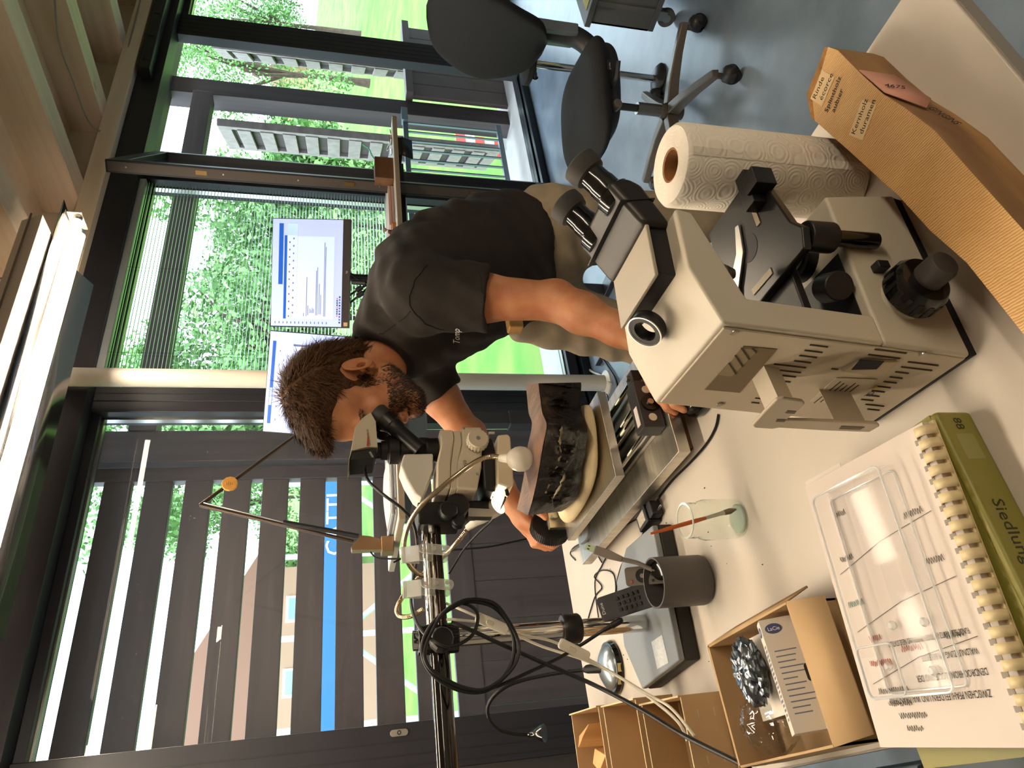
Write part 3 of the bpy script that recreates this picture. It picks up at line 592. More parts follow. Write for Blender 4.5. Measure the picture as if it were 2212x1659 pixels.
b0 = Vector((jc[0]+.012, jc[1]-.010, ZT+.008)); b1 = Vector(oy(1405, 1153, jc[1]+.012)); d = (b1-b0)
MB().tube([b0+d*f for f in (.36, .5, .8, 1)], [.0028, .0036, .0032, .0018], 10).build('handle', mat('brush_orange', '#b5561f', .35), t)
MB().tube([b0+d*f for f in (.14, .2, .37)], [.0042, .0034, .0027], 10).build('ferrule', 'steel', t)
MB().tube([b0+d*f for f in (0, .07, .145)], [.0015, .0048, .0042], 10).build('bristles', mat('bristle', '#6b5a45', .9), t)

# ================================================================ grey cup with remotes
cc = oz(1521, 1252, ZT); Tc = Matrix.Translation((cc[0], cc[1], ZT)); CR = .0435; CH = .098
t = thing('grey_cup', (cc[0], cc[1], ZT), 'dark grey pencil cup holding remote controls', 'cup')
MB().lathe([(0, 0), (CR-.006, 0), (CR-.002, .003), (CR, .008), (CR, CH), (CR-.003, CH), (CR-.003, .008), (0, .005)], Tc, 48).build('cup_wall', mat('cup_grey', '#4b4645', .5), t, smooth=50)
def remote(px, py, zz, dep, top, tilt, name, label, cat, w, th, ln, bodym):
    pass
base = Vector((cc[0], cc[1], ZT))
def upright(o, tip, w, th, ln, m, name, label, cat, group=None, roll=0):
    """slab of length ln from o towards tip, face turned to the viewer"""
    d = (Vector(tip)-Vector(o)).normalized(); face = (Vector(CP)-Vector(o)); M = frame(o, d, face) @ rotm('X', roll); t = thing(name, o, label, cat, group)
    MB(M).prism(rrect(ln, w, w*.18, 4, ln/2, 0), -th/2, th/2).build('casing', m, t, bevel=.0015); return t, M
tip = od(1298, 1318, 1.345); o = base+Vector((.002, .004, .02))
t2, M = upright(o, tip, .046, .016, (Vector(tip)-o).length, mat('remote_black', '#17161a', .35), 'remote_control', 'black remote control with number keys leaning left in the grey cup', 'remote', 'remotes in the cup')
ln = (Vector(tip)-o).length
for i in range(5):
    for j in range(3): MB(M).box((ln-.045-.0105*i, (j-1)*.0105, .009), (.006, .0065, .0025)).build('key', 'rubber', t2, bevel=.0007)
text('Dune', .010, M @ Matrix.Translation((ln-.012, .010, .0083)) @ rotm('Z', -90), mat('print_grey', '#b9b5b0', .5), t2, depth=.0001)
tip = od(1352, 1247, 1.30); o = base+Vector((.014, -.012, .02)); t2, M = upright(o, tip, .034, .013, (Vector(tip)-o).length, mat('remote_bronze', '#5b534b', .4), 'remote_control', 'small bronze remote control with round pad beside the black one', 'remote', 'remotes in the cup'); ln = (Vector(tip)-o).length
pd = MB(M).cyl((ln-.033, 0, .0065), (ln-.033, 0, .0075), .0125, n=28).build('pad', 'remote_black', t2); MB(M).cyl((ln-.033, 0, .0075), (ln-.033, 0, .0085), .004, n=16).build('button', 'steel', pd)
MB(M).cyl((ln-.011, .009, .0065), (ln-.011, .009, .0078), .003, n=14).build('button', mat('red_button', '#8c3a31', .5), t2)
for i in range(3): MB(M).cyl((ln-.052, -.01+.01*i, .0065), (ln-.052, -.01+.01*i, .0078), .0026, n=12).build('button', 'remote_black', t2)
tip = od(1265, 1180, 1.30); o = base+Vector((.02, .012, .075)); t2 = thing('usb_adapter_cable', o, 'grey cable stub with pale green plug rising from the grey cup', 'cable')
d = Vector(tip)-o; bd = mat('usb_grey', '#6f655c', .5)
MB().tube([o, o+d*.3+Vector((.004, 0, 0)), o+d*.5], [.0045, .004, .0045], 10).build('cord', bd, t2)
MM = frame(o+d*.5, d, Vector(CP)-o); le = d.length*.5
MB(MM).prism([(0, -.005), (le*.35, -.008), (le*.75, -.008), (le*.75, .008), (le*.35, .008), (0, .005)], -.004, .004).build('plug_body', bd, t2, bevel=.0015)
MB(MM).bb((le*.75, -.0062, -.0022), (le, .0062, .0022)).build('plug', mat('plug_green', '#a7b795', .4), t2, bevel=.0005)
for yy in (-.0028, .0028): MB(MM).bb((le*.88, yy-.001, .0021), (le*.94, yy+.001, .0026)).build('slot', 'ink', t2)
w0 = base+Vector((.025, .006, .075)); t2 = thing('webcam_puck', w0, 'round black puck resting in the cup rim', 'webcam'); MB().lathe([(0, -.008), (.017, -.008), (.019, -.003), (.019, .004), (.014, .008), (.010, .006), (0, .006)], frame(w0, (1, 0, .3), (-.4, -.5, .8)), 28).build('puck', 'black_gloss', t2)

# ================================================================ plug-in power adapter
ac = Vector((.505, 1.262, ZT)); MA = frame(ac, (.15, -1, 0), (0, 0, 1))
t = thing('power_adapter', ac, 'black plug-in power adapter lying beside the measuring table', 'power adapter')
MB(MA).prism([(-.03, -.018), (.02, -.02), (.02, .02), (-.03, .018)], 0, .032).build('body', 'black_plastic', t, bevel=.003)
MB(MA).bb((.02, -.016, .004), (.042, .016, .028)).build('plug_block', 'black_plastic', t, bevel=.003)
for yy in (-.0095, .0095): MB(MA).cyl((.042, yy, .016), (.061, yy, .016), .0022, n=12).build('pin', 'chrome', t)
MB(MA).bb((-.022, -.012, .0321), (.012, .012, .0324)).build('rating_label', mat('label_grey', '#b6ad9e', .6, var=.2, vscale=150), t)
a = [ac+Vector((-.005, .03, .016)), ac+Vector((-.012, .075, .006)), Vector(oz(1365, 1180, ZT+.004)), Vector(oz(1340, 1230, ZT+.004)), Vector(oz(1330, 1290, ZT+.004)), Vector(oz(1345, 1340, ZT+.004)), Vector(oz(1370, 1400, ZT+.004))]
MB().tube(bez(a, 8), .0022, 6).build('cord', 'cable_black', t)
# thin cables on the desk behind the cup
for pts, lb in ((((1243, 1210), (1232, 1195), (1246, 1178), (1290, 1165), (1340, 1140), (1400, 1108), (1420, 1095)), 'thin dark cable running along the aluminium plate'),
                (((1268, 1345), (1285, 1290), (1300, 1268), (1284, 1246), (1300, 1232), (1325, 1240), (1330, 1280), (1322, 1300)), 'thin black cable looped behind the remote controls'),
                (((1300, 1215), (1292, 1198), (1302, 1190), (1310, 1200), (1300, 1222), (1285, 1260), (1295, 1350)), 'thin grey cable curled beside the cable stub')):
    MB().tube(bez([oz(x, y, ZT+.003) for x, y in pts], 8), .0017, 6).build('thin_cable', 'cable_black', label=lb, cat='cable')
# cable leading to the mouse behind the big microscope
a = [oz(1552, 895, ZT+.003), oz(1545, 925, ZT+.003), oz(1525, 960, ZT+.003), oz(1490, 1000, ZT+.003), oz(1450, 1040, ZT+.003), oz(1415, 1085, ZT+.003)]
MB().tube(bez(a, 8), .0022, 6).build('mouse_cable', 'cable_black', label='black mouse cable curving across the desk beside the metal plate', cat='cable')
mc = Vector((.612, .968, ZT)); t = thing('computer_mouse', mc, 'black computer mouse under the left hand behind the big microscope', 'mouse')
MB().loft([[(mc.x+.032*math.cos(a)*s, mc.y+.05*math.sin(a)*s, ZT+z) for a in [2*math.pi*i/20 for i in range(20)]] for s, z in ((.9, 0), (1, .006), (.97, .016), (.8, .026), (.45, .032))]).build('shell', 'black_gloss', t, smooth=60)
MB().cyl((mc.x-.004, mc.y+.022, ZT+.03), (mc.x+.004, mc.y+.022, ZT+.03), .007, n=14).build('wheel', 'rubber', t)

# ================================================================ boom stand base, pole, arm
t = thing('boom_stand', (.31, 1.33, ZT), 'chrome and black boom stand on a grey base holding the stereo microscope', 'stand')
q = [(.467, 1.203), (.218, 1.226), (.205, 1.42), (.30, 1.47), (.43, 1.44), (.475, 1.35)]
MB().prism(q, ZT, .79).build('base_skirt', mat('base_rubber', '#26231f', .6), t, bevel=.004)
MB().prism([(p[0]*.99+.0034, p[1]*.99+.0133) for p in q], .79, .803).build('base_plate', mat('base_paint', '#7f8488', .45, .1), t, bevel=.003)
MB().bb((.225, 1.27, .8031), (.275, 1.325, .8035)).build('sticker', mat('sticker', '#c3c6c7', .5, var=.15, vscale=200), t)
px_, py_ = .314, 1.335; AZ = 1.213
MB().cyl((px_, py_, .803), (px_, py_, AZ+.02), .0165, n=32).build('pole', 'chrome', t)
MB().lathe([(.017, 0), (.025, 0), (.028, .004), (.028, .032), (.025, .036), (.017, .036)], Matrix.Translation((px_, py_, .94)), 36).build('pole_collar', 'black_plastic', t)
MB().cyl((px_, py_, AZ-.035), (px_, py_, AZ+.04), .027, n=32).build('clamp_body', 'black_gloss', t, bevel=.003)
MB().cyl((px_, py_, AZ+.04), (px_, py_, AZ+.048), .018, n=28).build('pole_cap', 'chrome', t)
kb = MB().lathe([(0, 0), (.018, 0), (.022, .004)]+[(.022, .02), (.018, .028), (0, .028)], frame((px_-.012, py_-.03, AZ+.002), (1, 0, 0), (-.25, -1, .0)), 12).build('clamp_knob', 'black_plastic', t, smooth=20, bevel=.002)
MB().cyl((-.35, py_+.004, AZ+.0), (.30, py_+.004, AZ+.0), .0185, n=32).build('arm_sleeve', mat('arm_black', '#161413', .12, .5, coat=.5), t)
MB().cyl((.30, py_+.012, AZ+.010), (.565, py_+.012, AZ+.010), .010, n=24).build('arm_rod', 'chrome', t)
MB().cyl((.30, py_-.010, AZ-.006), (.565, py_-.010, AZ-.006), .010, n=24).build('arm_rod', mat('arm_dark', '#2a211b', .12, .6), t)
hd = MB().bb((.525, py_-.035, AZ-.055), (.572, py_+.03, AZ+.03)).build('arm_head', 'black_plastic', t, bevel=.004)
MB().cyl((.512, py_-.022, AZ+.004), (.526, py_-.022, AZ+.004), .006, n=14).build('screw', 'steel', hd)
MB().lathe([(0, 0), (.016, 0), (.019, .004), (.019, .02), (.016, .024), (0, .024)], frame((.545, py_-.034, AZ-.028), (1, 0, 0), (-.4, -1, 0)), 24).build('lock_knob', 'black_plastic', hd)
MB().lathe([(0, 0), (.012, 0), (.014, .003), (.014, .016), (.012, .019), (0, .019)], frame((.525, py_-.03, AZ-.048), (1, 0, 0), (-.4, -1, 0)), 24).build('lock_knob', 'black_plastic', hd)

# ================================================================ small gooseneck lamp with chrome dome foot
lc = Vector((.295, 1.655, ZT)); t = thing('gooseneck_lamp', lc, 'black gooseneck lamp with domed chrome foot behind the boom stand', 'lamp')
MB().lathe([(0, 0), (.058, 0), (.06, .006), (.056, .016), (0, .016)], Matrix.Translation(lc), 40).build('foot_rim', 'black_gloss', t)
MB().lathe([(.05, .016), (.047, .022), (.03, .032), (.012, .037), (0, .038)], Matrix.Translation(lc), 40).build('foot_dome', mat('dome_silver', '#9aa4ab', .3, .8), t)
for a_ in (4.0, 4.5): MB().box((.0585, 0, .010), (.001, .018, .010), Matrix.Translation(lc) @ rotm('Z', math.degrees(a_))).build('warning_label', mat('label_tan', '#b9a06a', .5), t)
MB().tube([lc+Vector((0, 0, .03)), lc+Vector((.004, .02, .06)), od(1262, 1447, 1.74)], [.012, .010, .006], 14).build('stem', 'black_plastic', t)
a = [od(x, y, d) for x, y, d in ((1262, 1447, 1.74), (1190, 1456, 1.75), (1120, 1472, 1.76), (1080, 1492, 1.76), (1056, 1520, 1.76), (1056, 1550, 1.76), (1080, 1576, 1.76), (1110, 1585, 1.76), (1142, 1587, 1.76))]
c_ = bez(a, 14); MB().tube(c_, [.0046+.0006*(i % 2) for i in range(len(c_))], 10).build('gooseneck', mat('neck_dark', '#2b2a2a', .3, .7), t)
h0 = Vector(od(1142, 1587, 1.76)); h1 = Vector(od(1180, 1583, 1.745)); MB().lathe([(0, 0), (.006, 0), (.007, .012), (.012, .02), (.018, .03), (.0215, .042), (.0195, .042), (0, .03)], frame(h0, (h1-h0).orthogonal(), h1-h0), 28).build('lamp_head', 'black_gloss', t)

# ================================================================ cardboard trays
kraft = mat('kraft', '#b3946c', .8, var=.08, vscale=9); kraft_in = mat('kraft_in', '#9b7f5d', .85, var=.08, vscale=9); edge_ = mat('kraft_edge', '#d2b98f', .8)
def tray(x0, x1, y0, y1, h, label, ang=0, z=ZT, th=.003, group='cardboard trays'):
    M = Matrix.Translation(((x0+x1)/2, (y0+y1)/2, z)) @ rotm('Z', ang); a, b = (x1-x0)/2, (y1-y0)/2; t = thing('cardboard_tray', M.translation, label, 'tray', group)
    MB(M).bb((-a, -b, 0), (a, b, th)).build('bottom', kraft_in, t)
    for lo, hi in (((-a, -b, th), (-a+th, b, h)), ((a-th, -b, th), (a, b, h)), ((-a+th, -b, th), (a-th, -b+th, h*.94)), ((-a+th, b-th, th), (a-th, b, h*.94))):
        w = MB(M).bb(lo, hi).build('side', kraft, t); MB(M).bb((lo[0], lo[1], hi[2]), (hi[0], hi[1], hi[2]+.0008)).build('rim', edge_, w)
    for s in (-1, 1):
        for k in range(2): MB(M).bb((s*(a-.03)-.006, -b-.0006, .02+.03*k), (s*(a-.03)+.006, -b, .0215+.03*k)).build('staple', 'steel', t)
    return t
tray(.045, .215, 1.595, 1.80, .085, 'open cardboard tray of wood offcuts nearest the window', -4)
tray(.040, .195, 1.385, 1.575, .082, 'empty cardboard tray in the middle of the three', -5)
tray(.036, .165, 1.19, 1.365, .08, 'cardboard tray with scorched corner nearest the carton', -5)
wood('offcut', '#d9ab72', '#b98850', 2, 30, .6, .2, fine=0)
for (x, y, w, l, h, a_, lb) in ((.165, 1.745, .03, .075, .085, 12, 'triangular pine offcut standing in the window side tray'), (.11, 1.70, .035, .06, .07, -20, 'short pine offcut leaning in the window side tray'), (.09, 1.745, .03, .05, .06, 30, 'small split wood chip in the window side tray')):
    M = Matrix.Translation((x, y, ZT+.004)) @ rotm('Z', a_); MB(M).add([(-w/2, -l/2, 0), (w/2, -l/2, 0), (w/2, l/2, 0), (-w/2, l/2, 0), (-w/2+.004, -l/2, h), (w/2, -l/2, h*.75), (w/2, l/2, h*.8), (-w/2+.004, l/2, h*.9)], [(0, 3, 2, 1), (4, 5, 6, 7), (0, 1, 5, 4), (1, 2, 6, 5), (2, 3, 7, 6), (3, 0, 4, 7)]).build('wood_offcut', 'offcut', bevel=.0015, label=lb, cat='wood')

# ================================================================ open carton with drive box, foil bag and clear bag
bx0, bx1, by0, by1, bh = .036, .205, .815, 1.05, .075
t = thing('open_carton', ((bx0+bx1)/2, (by0+by1)/2, ZT), 'open brown carton holding a white drive box and plastic bags', 'carton')
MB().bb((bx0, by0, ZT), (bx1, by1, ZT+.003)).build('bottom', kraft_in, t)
for lo, hi in (((bx0, by0, ZT+.003), (bx0+.003, by1, ZT+bh)), ((bx1-.003, by0, ZT+.003), (bx1, by1, ZT+bh)), ((bx0, by0, ZT+.003), (bx1, by0+.003, ZT+bh)), ((bx0, by1-.003, ZT+.003), (bx1, by1, ZT+bh))):
    MB().bb(lo, hi).build('side', kraft, t)
MB().add([(bx0, by0, ZT+bh), (bx1, by0, ZT+bh), (bx1-.01, by0-.055, ZT+bh-.015), (bx0+.005, by0-.055, ZT+bh-.015)], [(0, 1, 2, 3)]).build('flap', kraft, t, solid=.003)
MB().add([(bx0, by1, ZT+bh), (bx1, by1, ZT+bh), (bx1, by1+.012, ZT+bh-.05), (bx0, by1+.012, ZT+bh-.05)], [(0, 1, 2, 3)]).build('flap', kraft, t, solid=.003)
MB().add([(bx1, by0, ZT+bh), (bx1, by1, ZT+bh), (bx1+.02, by1-.02, ZT+bh-.045), (bx1+.02, by0+.01, ZT+bh-.045)], [(0, 1, 2, 3)]).build('flap', kraft, t, solid=.003)
MD = frame((.058, .838, ZT+.006), (1, .03, 0), (0, .42, .91))
t = thing('drive_box', MD.translation, 'slim white portable drive box with blue oval logos leaning in the carton', 'box')
dl, dw, dh = .138, .028, .088
MB(MD).bb((0, -dw/2, 0), (dl, dw/2, dh)).build('carton_body', mat('box_white', '#d8cfc2', .5), t, bevel=.0006)
blue = mat('logo_navy', '#3c4674', .4); bluep = mat('print_blue', '#6d7186', .6)
def oval(M, cx, cy, a, b):
    MB(M).prism([(cx+p[0], cy+p[1]) for p in circ(28, a, b)], 0, .0002).build('logo', blue, t); text('LaCie', b*1.05, M @ Matrix.Translation((cx, cy-b*.36, .0003)), mat('print_white', '#eeeae4', .5), t, align='CENTER', depth=.00004)
MT = MD @ frame((dl, 0, dh), (0, 1, 0), (0, 0, 1)); MF = MD @ frame((dl, -dw/2, dh), (0, 0, -1), (0, -1, 0))
Mt = MD @ frame((dl-.013, 0, dh+.0001), (0, -1, 0), (0, 0, 1)) ; oval(Mt, 0, 0, .011, .0065)
Mf = MD @ frame((dl-.013, -dw/2-.0001, dh-.016), (1, 0, 0), (0, -1, 0)) @ rotm('Z', -90); oval(Mf, 0, 0, .011, .0065)
for i in range(17):
    MB(MD).bb((dl-.034-.0055*i, -.010, dh), (dl-.031-.0055*i, .002+.008*rnd.random(), dh+.0002)).build('small_print', bluep, t)
for i in range(12):
    MB(MD).bb((dl-.042-.0068*i, -dw/2-.0002, dh-.026-.016*rnd.random()), (dl-.0405-.0068*i, -dw/2, dh-.008)).build('small_print', bluep, t)
MB(MD).prism(rrect(.022, .03, .004, 3, dl-.072, dh-.052), -.0003, 0, Matrix(((1, 0, 0, 0), (0, 0, 1, -dw/2-.0001), (0, 1, 0, 0), (0, 0, 0, 1)))).build('drive_picture', 'black_plastic', t)
t = thing('card_insert', (.14, .93, ZT+.004), 'white folded card insert standing inside the carton', 'card')
MB().bb((.085, .905, ZT+.004), (.190, .908, ZT+.062)).build('panel', 'box_white', t); MB().bb((.085, .908, ZT+.058), (.190, .975, ZT+.062)).build('panel', 'box_white', t); MB().bb((.085, .972, ZT+.004), (.190, .975, ZT+.058)).build('panel', 'box_white', t)
def crumple(cx, cy, cz, rx, ry, rz, seed, m, name, label, cat, amp=.25, n=44):
    g = np.random.default_rng(seed); W = [(g.normal(size=3)*6, g.uniform(0, 6.28)) for _ in range(10)]; rings = []
    for j in range(n//2+1):
        ph = math.pi*j/(n//2); rg = []
        for i in range(n):
            th = 2*math.pi*i/n; d = np.array([math.sin(ph)*math.cos(th), math.sin(ph)*math.sin(th), math.cos(ph)])
            s = 1+amp*sum(abs(math.sin(w @ d*.9+p_)) for w, p_ in W)/10-amp*.6
            rg.append((cx+rx*d[0]*s, cy+ry*d[1]*s, cz+rz*d[2]*s))
        rings.append(rg)
    return MB().loft(rings, False).build(name, m, smooth=25, label=label, cat=cat)
crumple(.145, .935, ZT+.083, .042, .027, .019, 4, mat('foil', '#77808a', .22, .9), 'foil_bag', 'crumpled silver antistatic bag lying on the card insert', 'bag', .75, 56)
crumple(.085, .985, ZT+.045, .042, .045, .038, 9, thin_glass('clear_film', (.92, .93, .93), 1, .05, 1.9), 'clear_bag', 'crumpled clear plastic bag in the carton corner', 'bag', .5)

# ================================================================ binder, bound report, organiser tray
t = thing('green_binder', (.155, .63, ZT), 'olive green ring binder lying under the bound report', 'binder')
bg_ = mat('binder_green', '#7d7732', .45, var=.1, vscale=6)
MBd = Matrix.Translation((.155, .62, ZT)) @ rotm('Z', -1)
MB(MBd).prism_y([(-.155, 0), (.155, 0), (.155, .045), (-.155, .045)], -.107, -.095).build('spine', bg_, t, bevel=.005, seg=3)
MB(MBd).bb((-.155, -.097, .001), (.155, .10, .004)).build('cover', bg_, t); MB(MBd).bb((-.155, -.097, .041), (.155, .10, .044)).build('cover', bg_, t)
MB(MBd).bb((-.14, -.09, .004), (.14, .095, .036)).build('sheets', 'paper', t)
text('Siedlungsarchäologie', .0195, MBd @ frame((.058, -.1073, .031), (-1, 0, 0), (0, -1, 0)), mat('binder_ink', '#2c2c12', .6), t, depth=.0001, sx=1.0)
text('88', .014, MBd @ frame((.147, -.1073, .028), (-1, 0, 0), (0, -1, 0)), 'binder_ink', t, depth=.0001)
MB(MBd).bb((.10, -.1072, .012), (.128, -.1069, .034)).build('spine_label', mat('binder_label', '#8a8752', .5), t)
BZ = ZT+.047
MBk = frame((.3235, .724, BZ), Vector((.0495, .547, 0))-Vector((.305, .517, 0)), (0, 0, 1))   # x runs away from the window side towards the left edge
bl, bw = .298, .207
t = thing('bound_report', (.18, .63, BZ), 'white comb bound report with handwritten notes lying on the green binder', 'book')
MB(MBk).bb((0, 0, 0), (bl, bw, .012)).build('pages', 'paper', t, bevel=.0006)
cb = mat('comb_cream', '#d9c79c', .4)
for k in range(21):
    x = .010+.0139*k; cq = bez([(x, bw-.012, .0125), (x, bw-.006, .0185), (x, bw+.003, .0165), (x, bw+.007, .006), (x, bw+.003, -.001)], 4); MB(MBk).sheet(lambda a, b: (cq[round(b*16)].x-.0048+.0096*a, cq[round(b*16)].y, cq[round(b*16)].z), 1, 16).build('comb_ring', cb, t, solid=.0009)
    MB(MBk).bb((x+.0045, bw-.017, .0121), (x+.0100, bw-.0095, .0124)).build('comb_hole', mat('hole_grey', '#8d857d', .7), t)
MB(MBk).bb((.0, bw-.003, .001), (bl, bw+.006, .004)).build('comb_spine', cb, t)
MB(MBk).quad((.001, .001, .0124), (bl-.09, .001, .0124), (bl-.09, bw-.02, .0124), (.001, bw-.02, .0124)).build('clear_cover', thin_glass('cover_film', (.98, .97, .96), .3, .25, 1.25), t)
Mp = MBk @ Matrix.Translation((bl, 0, .0124)) @ rotm('Z', 90)      # reading direction of the print as it lies
def line(s, x, y, size, sx=.62, m='ink'):
    text(s, size, MBk @ Matrix.Translation((x, y, .0127)) @ rotm('Z', -90), m, t, depth=.00003, sx=sx)
line('ZWISCHEN PFAHLFELDERN UND WALDRÄNDERN', bl-.048, bw-.035, .0095, .62)
line('DENDROCHRONOLOGIE UND DER', bl-.066, bw-.03, .009, .62)
line('WALDNUTZUNG AM BIELERSEE', bl-.084, bw-.032, .0085, .6)
line('FUNDSTELLEN SUTZ-LATTRIGEN RÜTTE UND NEUE STATION', bl-.102, bw-.034, .008, .5)
def scribble(pts, m, r=.0004, nm='handwriting'):
    MB(MBk).tube([(p[0], p[1], .0131) for p in pts], r, 4).build(nm, m, t)
g = random.Random(8); inkg = mat('pencil', '#5a554e', .7); red = mat('red_ink', '#b4523f', .6); teal = mat('teal_ink', '#5f8f82', .6)
def hand(x, y, n_, m, step=.004, amp=.003, r=.00035):
    p = []; yy = y
    for k in range(n_*4): p.append((x+amp*math.sin(k*1.9+g.random()), yy)); yy -= step/4
    scribble(p, m, r)
for i, (x, y, k) in enumerate(((bl-.018, .075, 6), (bl-.030, .085, 10), (bl-.042, .07, 9), (bl-.055, .072, 12))): hand(x, y, k, inkg)
for x, y, k, m in ((.215, .06, 9, red), (.205, .11, 8, red), (.19, .055, 5, red), (.15, .045, 7, teal), (.10, .05, 6, inkg), (.05, .06, 5, inkg), (.08, .17, 7, inkg), (.13, .175, 6, inkg), (.20, .165, 6, inkg)): hand(x, y, k, m, amp=.0035)
for x in (.115, .18, .235): scribble([(x, .02), (x-.02, .10), (x-.03, .18)], inkg, .0003)
MB(MBk).bb((-.01, -.012, -.001), (bl*.98, .06, -.0004)).build('loose_sheet', 'paper', t)
# clear organiser tray
MO = frame((.292, .690, BZ+.0132), Vector((.078, .715, 0))-Vector((.292, .690, 0)), (0, 0, 1)); ol, ow, oh = .222, .118, .022
film = thin_glass('organiser_plastic', (.955, .965, .97), 1.0, .06, 1.42)
t = thing('clear_tray', (.18, .65, BZ+.013), 'empty clear plastic divided tray lying on the bound report', 'tray')
MB(MO).quad((.004, .004, .001), (ol-.004, .004, .001), (ol-.004, ow-.004, .001), (.004, ow-.004, .001)).build('bottom', thin_glass('tray_floor', (.965, .97, .975), .22, .05, 1.42), t)
for a_, b_ in (((0, 0), (ol, .0016)), ((0, ow-.0016), (ol, ow)), ((0, 0), (.0016, ow)), ((ol-.0016, 0), (ol, ow)), ((ol-.05, .055), (ol-.0, .0566)), ((ol-.05, 0), (ol-.0484, .055)), ((0, .03), (ol-.05, .0316)), ((0, .075), (ol-.02, .0766))):
    MB(MO).quad((a_[0], a_[1], .001), (b_[0] if b_[0]-a_[0] > .01 else a_[0], b_[1] if b_[1]-a_[1] > .01 else a_[1], .001), (b_[0] if b_[0]-a_[0] > .01 else a_[0], b_[1] if b_[1]-a_[1] > .01 else a_[1], oh), (a_[0], a_[1], oh)).build('wall', film, t)
rimm = mat('tray_rim', '#d9dcde', .08, alpha=.38, spec=.8)
MB(MO).tube([(x, y, oh) for x, y in rrect(ol, ow, .008, 5, ol/2, ow/2)], .0016, 6, closed=True).build('rim', rimm, t)
MB(MO).tube([(x, y, oh) for x, y in rrect(.05, .056, .006, 4, ol-.026, .028)], .0013, 6, closed=True).build('compartment_rim', rimm, t)
MB(MO).tube([(x, y, .001) for x, y in rrect(ol-.008, ow-.008, .006, 4, ol/2, ow/2)], .0012, 6, closed=True).build('foot_rim', rimm, t)
for sx, sy in ((ol-.03, .02), (ol-.02, .08), (ol-.065, .09), (ol-.068, .045)): MB(MO).lathe([(.004, 0), (.005, .003), (.003, .006), (0, .0065)], Matrix.Translation((sx, sy, .0016)), 14).build('boss', rimm, t)
# slip of paper beside the towel roll
c4 = [oz(1700, 455, ZT+.0006), oz(1790, 440, ZT+.0006), oz(1800, 500, ZT+.0006), oz(1705, 510, ZT+.0006)]
MB().add([tuple(p) for p in c4], [(0, 1, 2, 3)]).build('paper_slip', 'paper', solid=.0004, label='small blank paper slip lying between towel roll and big microscope', cat='paper')
cm = MB(); gg = random.Random(2)
for k in range(26):
    x, y = gg.uniform(.2, .5), gg.uniform(.85, 1.6); s = gg.uniform(.0007, .002); cm.box((x, y, ZT+.0006), (s, s*1.6, .001), None)
cm.build('wood_crumbs', 'ink', label='tiny dark wood crumbs scattered on the white desktop', cat='crumbs', kind='stuff')
# ================================================================ big microscope (seen from behind)
C0 = Vector(oz(2120, 768, ZT)); ML = Matrix.Translation(C0) @ rotm('Z', -4.1); MLi = ML.inverted()
def lp(px, py, off=0.0, lean=.105):
    """hit the (slightly leaning) back plane, shifted by off; returns local (x, y, z)"""
    o = MLi @ Vector(CP); d = MLi.to_3x3() @ Vector(ray(px, py)); nn = Vector((1, 0, -lean)); tt = (off-nn.dot(o))/nn.dot(d); return o+d*tt
t = thing('compound_microscope', C0, 'large cream and black compound microscope seen from behind on the desk', 'microscope')
W_ = .166
cream2 = mat('scope_cream', '#b9b09e', .42, var=.04, vscale=4); char = mat('scope_grey', '#6f6a62', .45)
MB(ML).prism_y([(.0, .012), (.219, .012), (.208, .109), (.05, .113), (.0118, .113)], 0, W_).build('base', cream2, t, bevel=.004, seg=3)
MB(ML).prism_y([(.004, 0), (.215, 0), (.219, .012), (.0, .012)], .004, W_-.004).build('foot', 'rubber', t)
MB(ML).prism_y([(.0118, .112), (.045, .112), (.060, .252), (.168, .284), (.172, .302), (.095, .306), (.030, .286)], 0, W_).build('limb', cream2, t, bevel=.003, seg=3)
MB(ML).prism_y([(.05, .1125), (.19, .1065), (.19, .1085), (.05, .1145)], .012, W_-.012).build('base_panel', 'black_plastic', t)
text('OLYMPUS', .014, ML @ frame((.178, .05, .1093), (0, 1, 0), (-.02, 0, 1)), mat('print_pale', '#b5b0a8', .5), t, depth=.0001)
# rear cover panel
pn = MB(ML).prism_y([(.0005, .014), (.003, .014), (.031, .283), (.0285, .283)], .006, W_-.006, Matrix.Translation((-.0012, 0, 0))).build('rear_panel', mat('panel_beige', '#b3a690', .5), t, bevel=.0015)
dk = mat('slot_dark', '#3a2c20', .8)
c6 = lambda x, y: (1480+x/2.963, 550+y/2.963)
sl = [((797, 580), (915, 590)), ((763, 615), (880, 625)), ((730, 648), (845, 658)), ((695, 683), (808, 690)), ((567, 703), (775, 722)), ((533, 735), (743, 753)), ((620, 775), (710, 782)), ((475, 797), (676, 813)), ((442, 826), (600, 839)), ((508, 862), (545, 865)), ((478, 891), (505, 893)), ((448, 919), (490, 922)), ((425, 947), (475, 950)),
      ((1212, 608), (1418, 630)), ((1170, 642), (1376, 663)), ((1425, 688), (1620, 710)), ((1383, 720), (1580, 742)), ((1345, 752), (1430, 760)), ((1308, 785), (1392, 792)), ((1270, 815), (1355, 821)), ((1230, 845), (1315, 851)), ((1195, 872), (1277, 880)), ((1160, 900), (1243, 908)), ((1125, 928), (1205, 934)), ((1150, 962), (1277, 968)), ((1165, 990), (1245, 996)), ((937, 730), (978, 735))]
for a, b in sl:
    p, q = lp(*c6(*a), -.0027), lp(*c6(*b), -.0027); y = (p.y+q.y)/2; d = (q-p); d.y = 0
    M = frame(p.lerp(q, .5), d, (-1, 0, .1)); MB(ML @ M).box((0, 0, 0), ((q-p).length, .0016, .0010)).build('vent_slot', dk, pn)
for a in ((310, 497), (1523, 637), (552, 765), (220, 957)):
    p = lp(*c6(*a), -.0028); MB(ML).cyl(p, p+Vector((-.0015, 0, 0)), .004, n=16).build('screw', 'steel', pn)
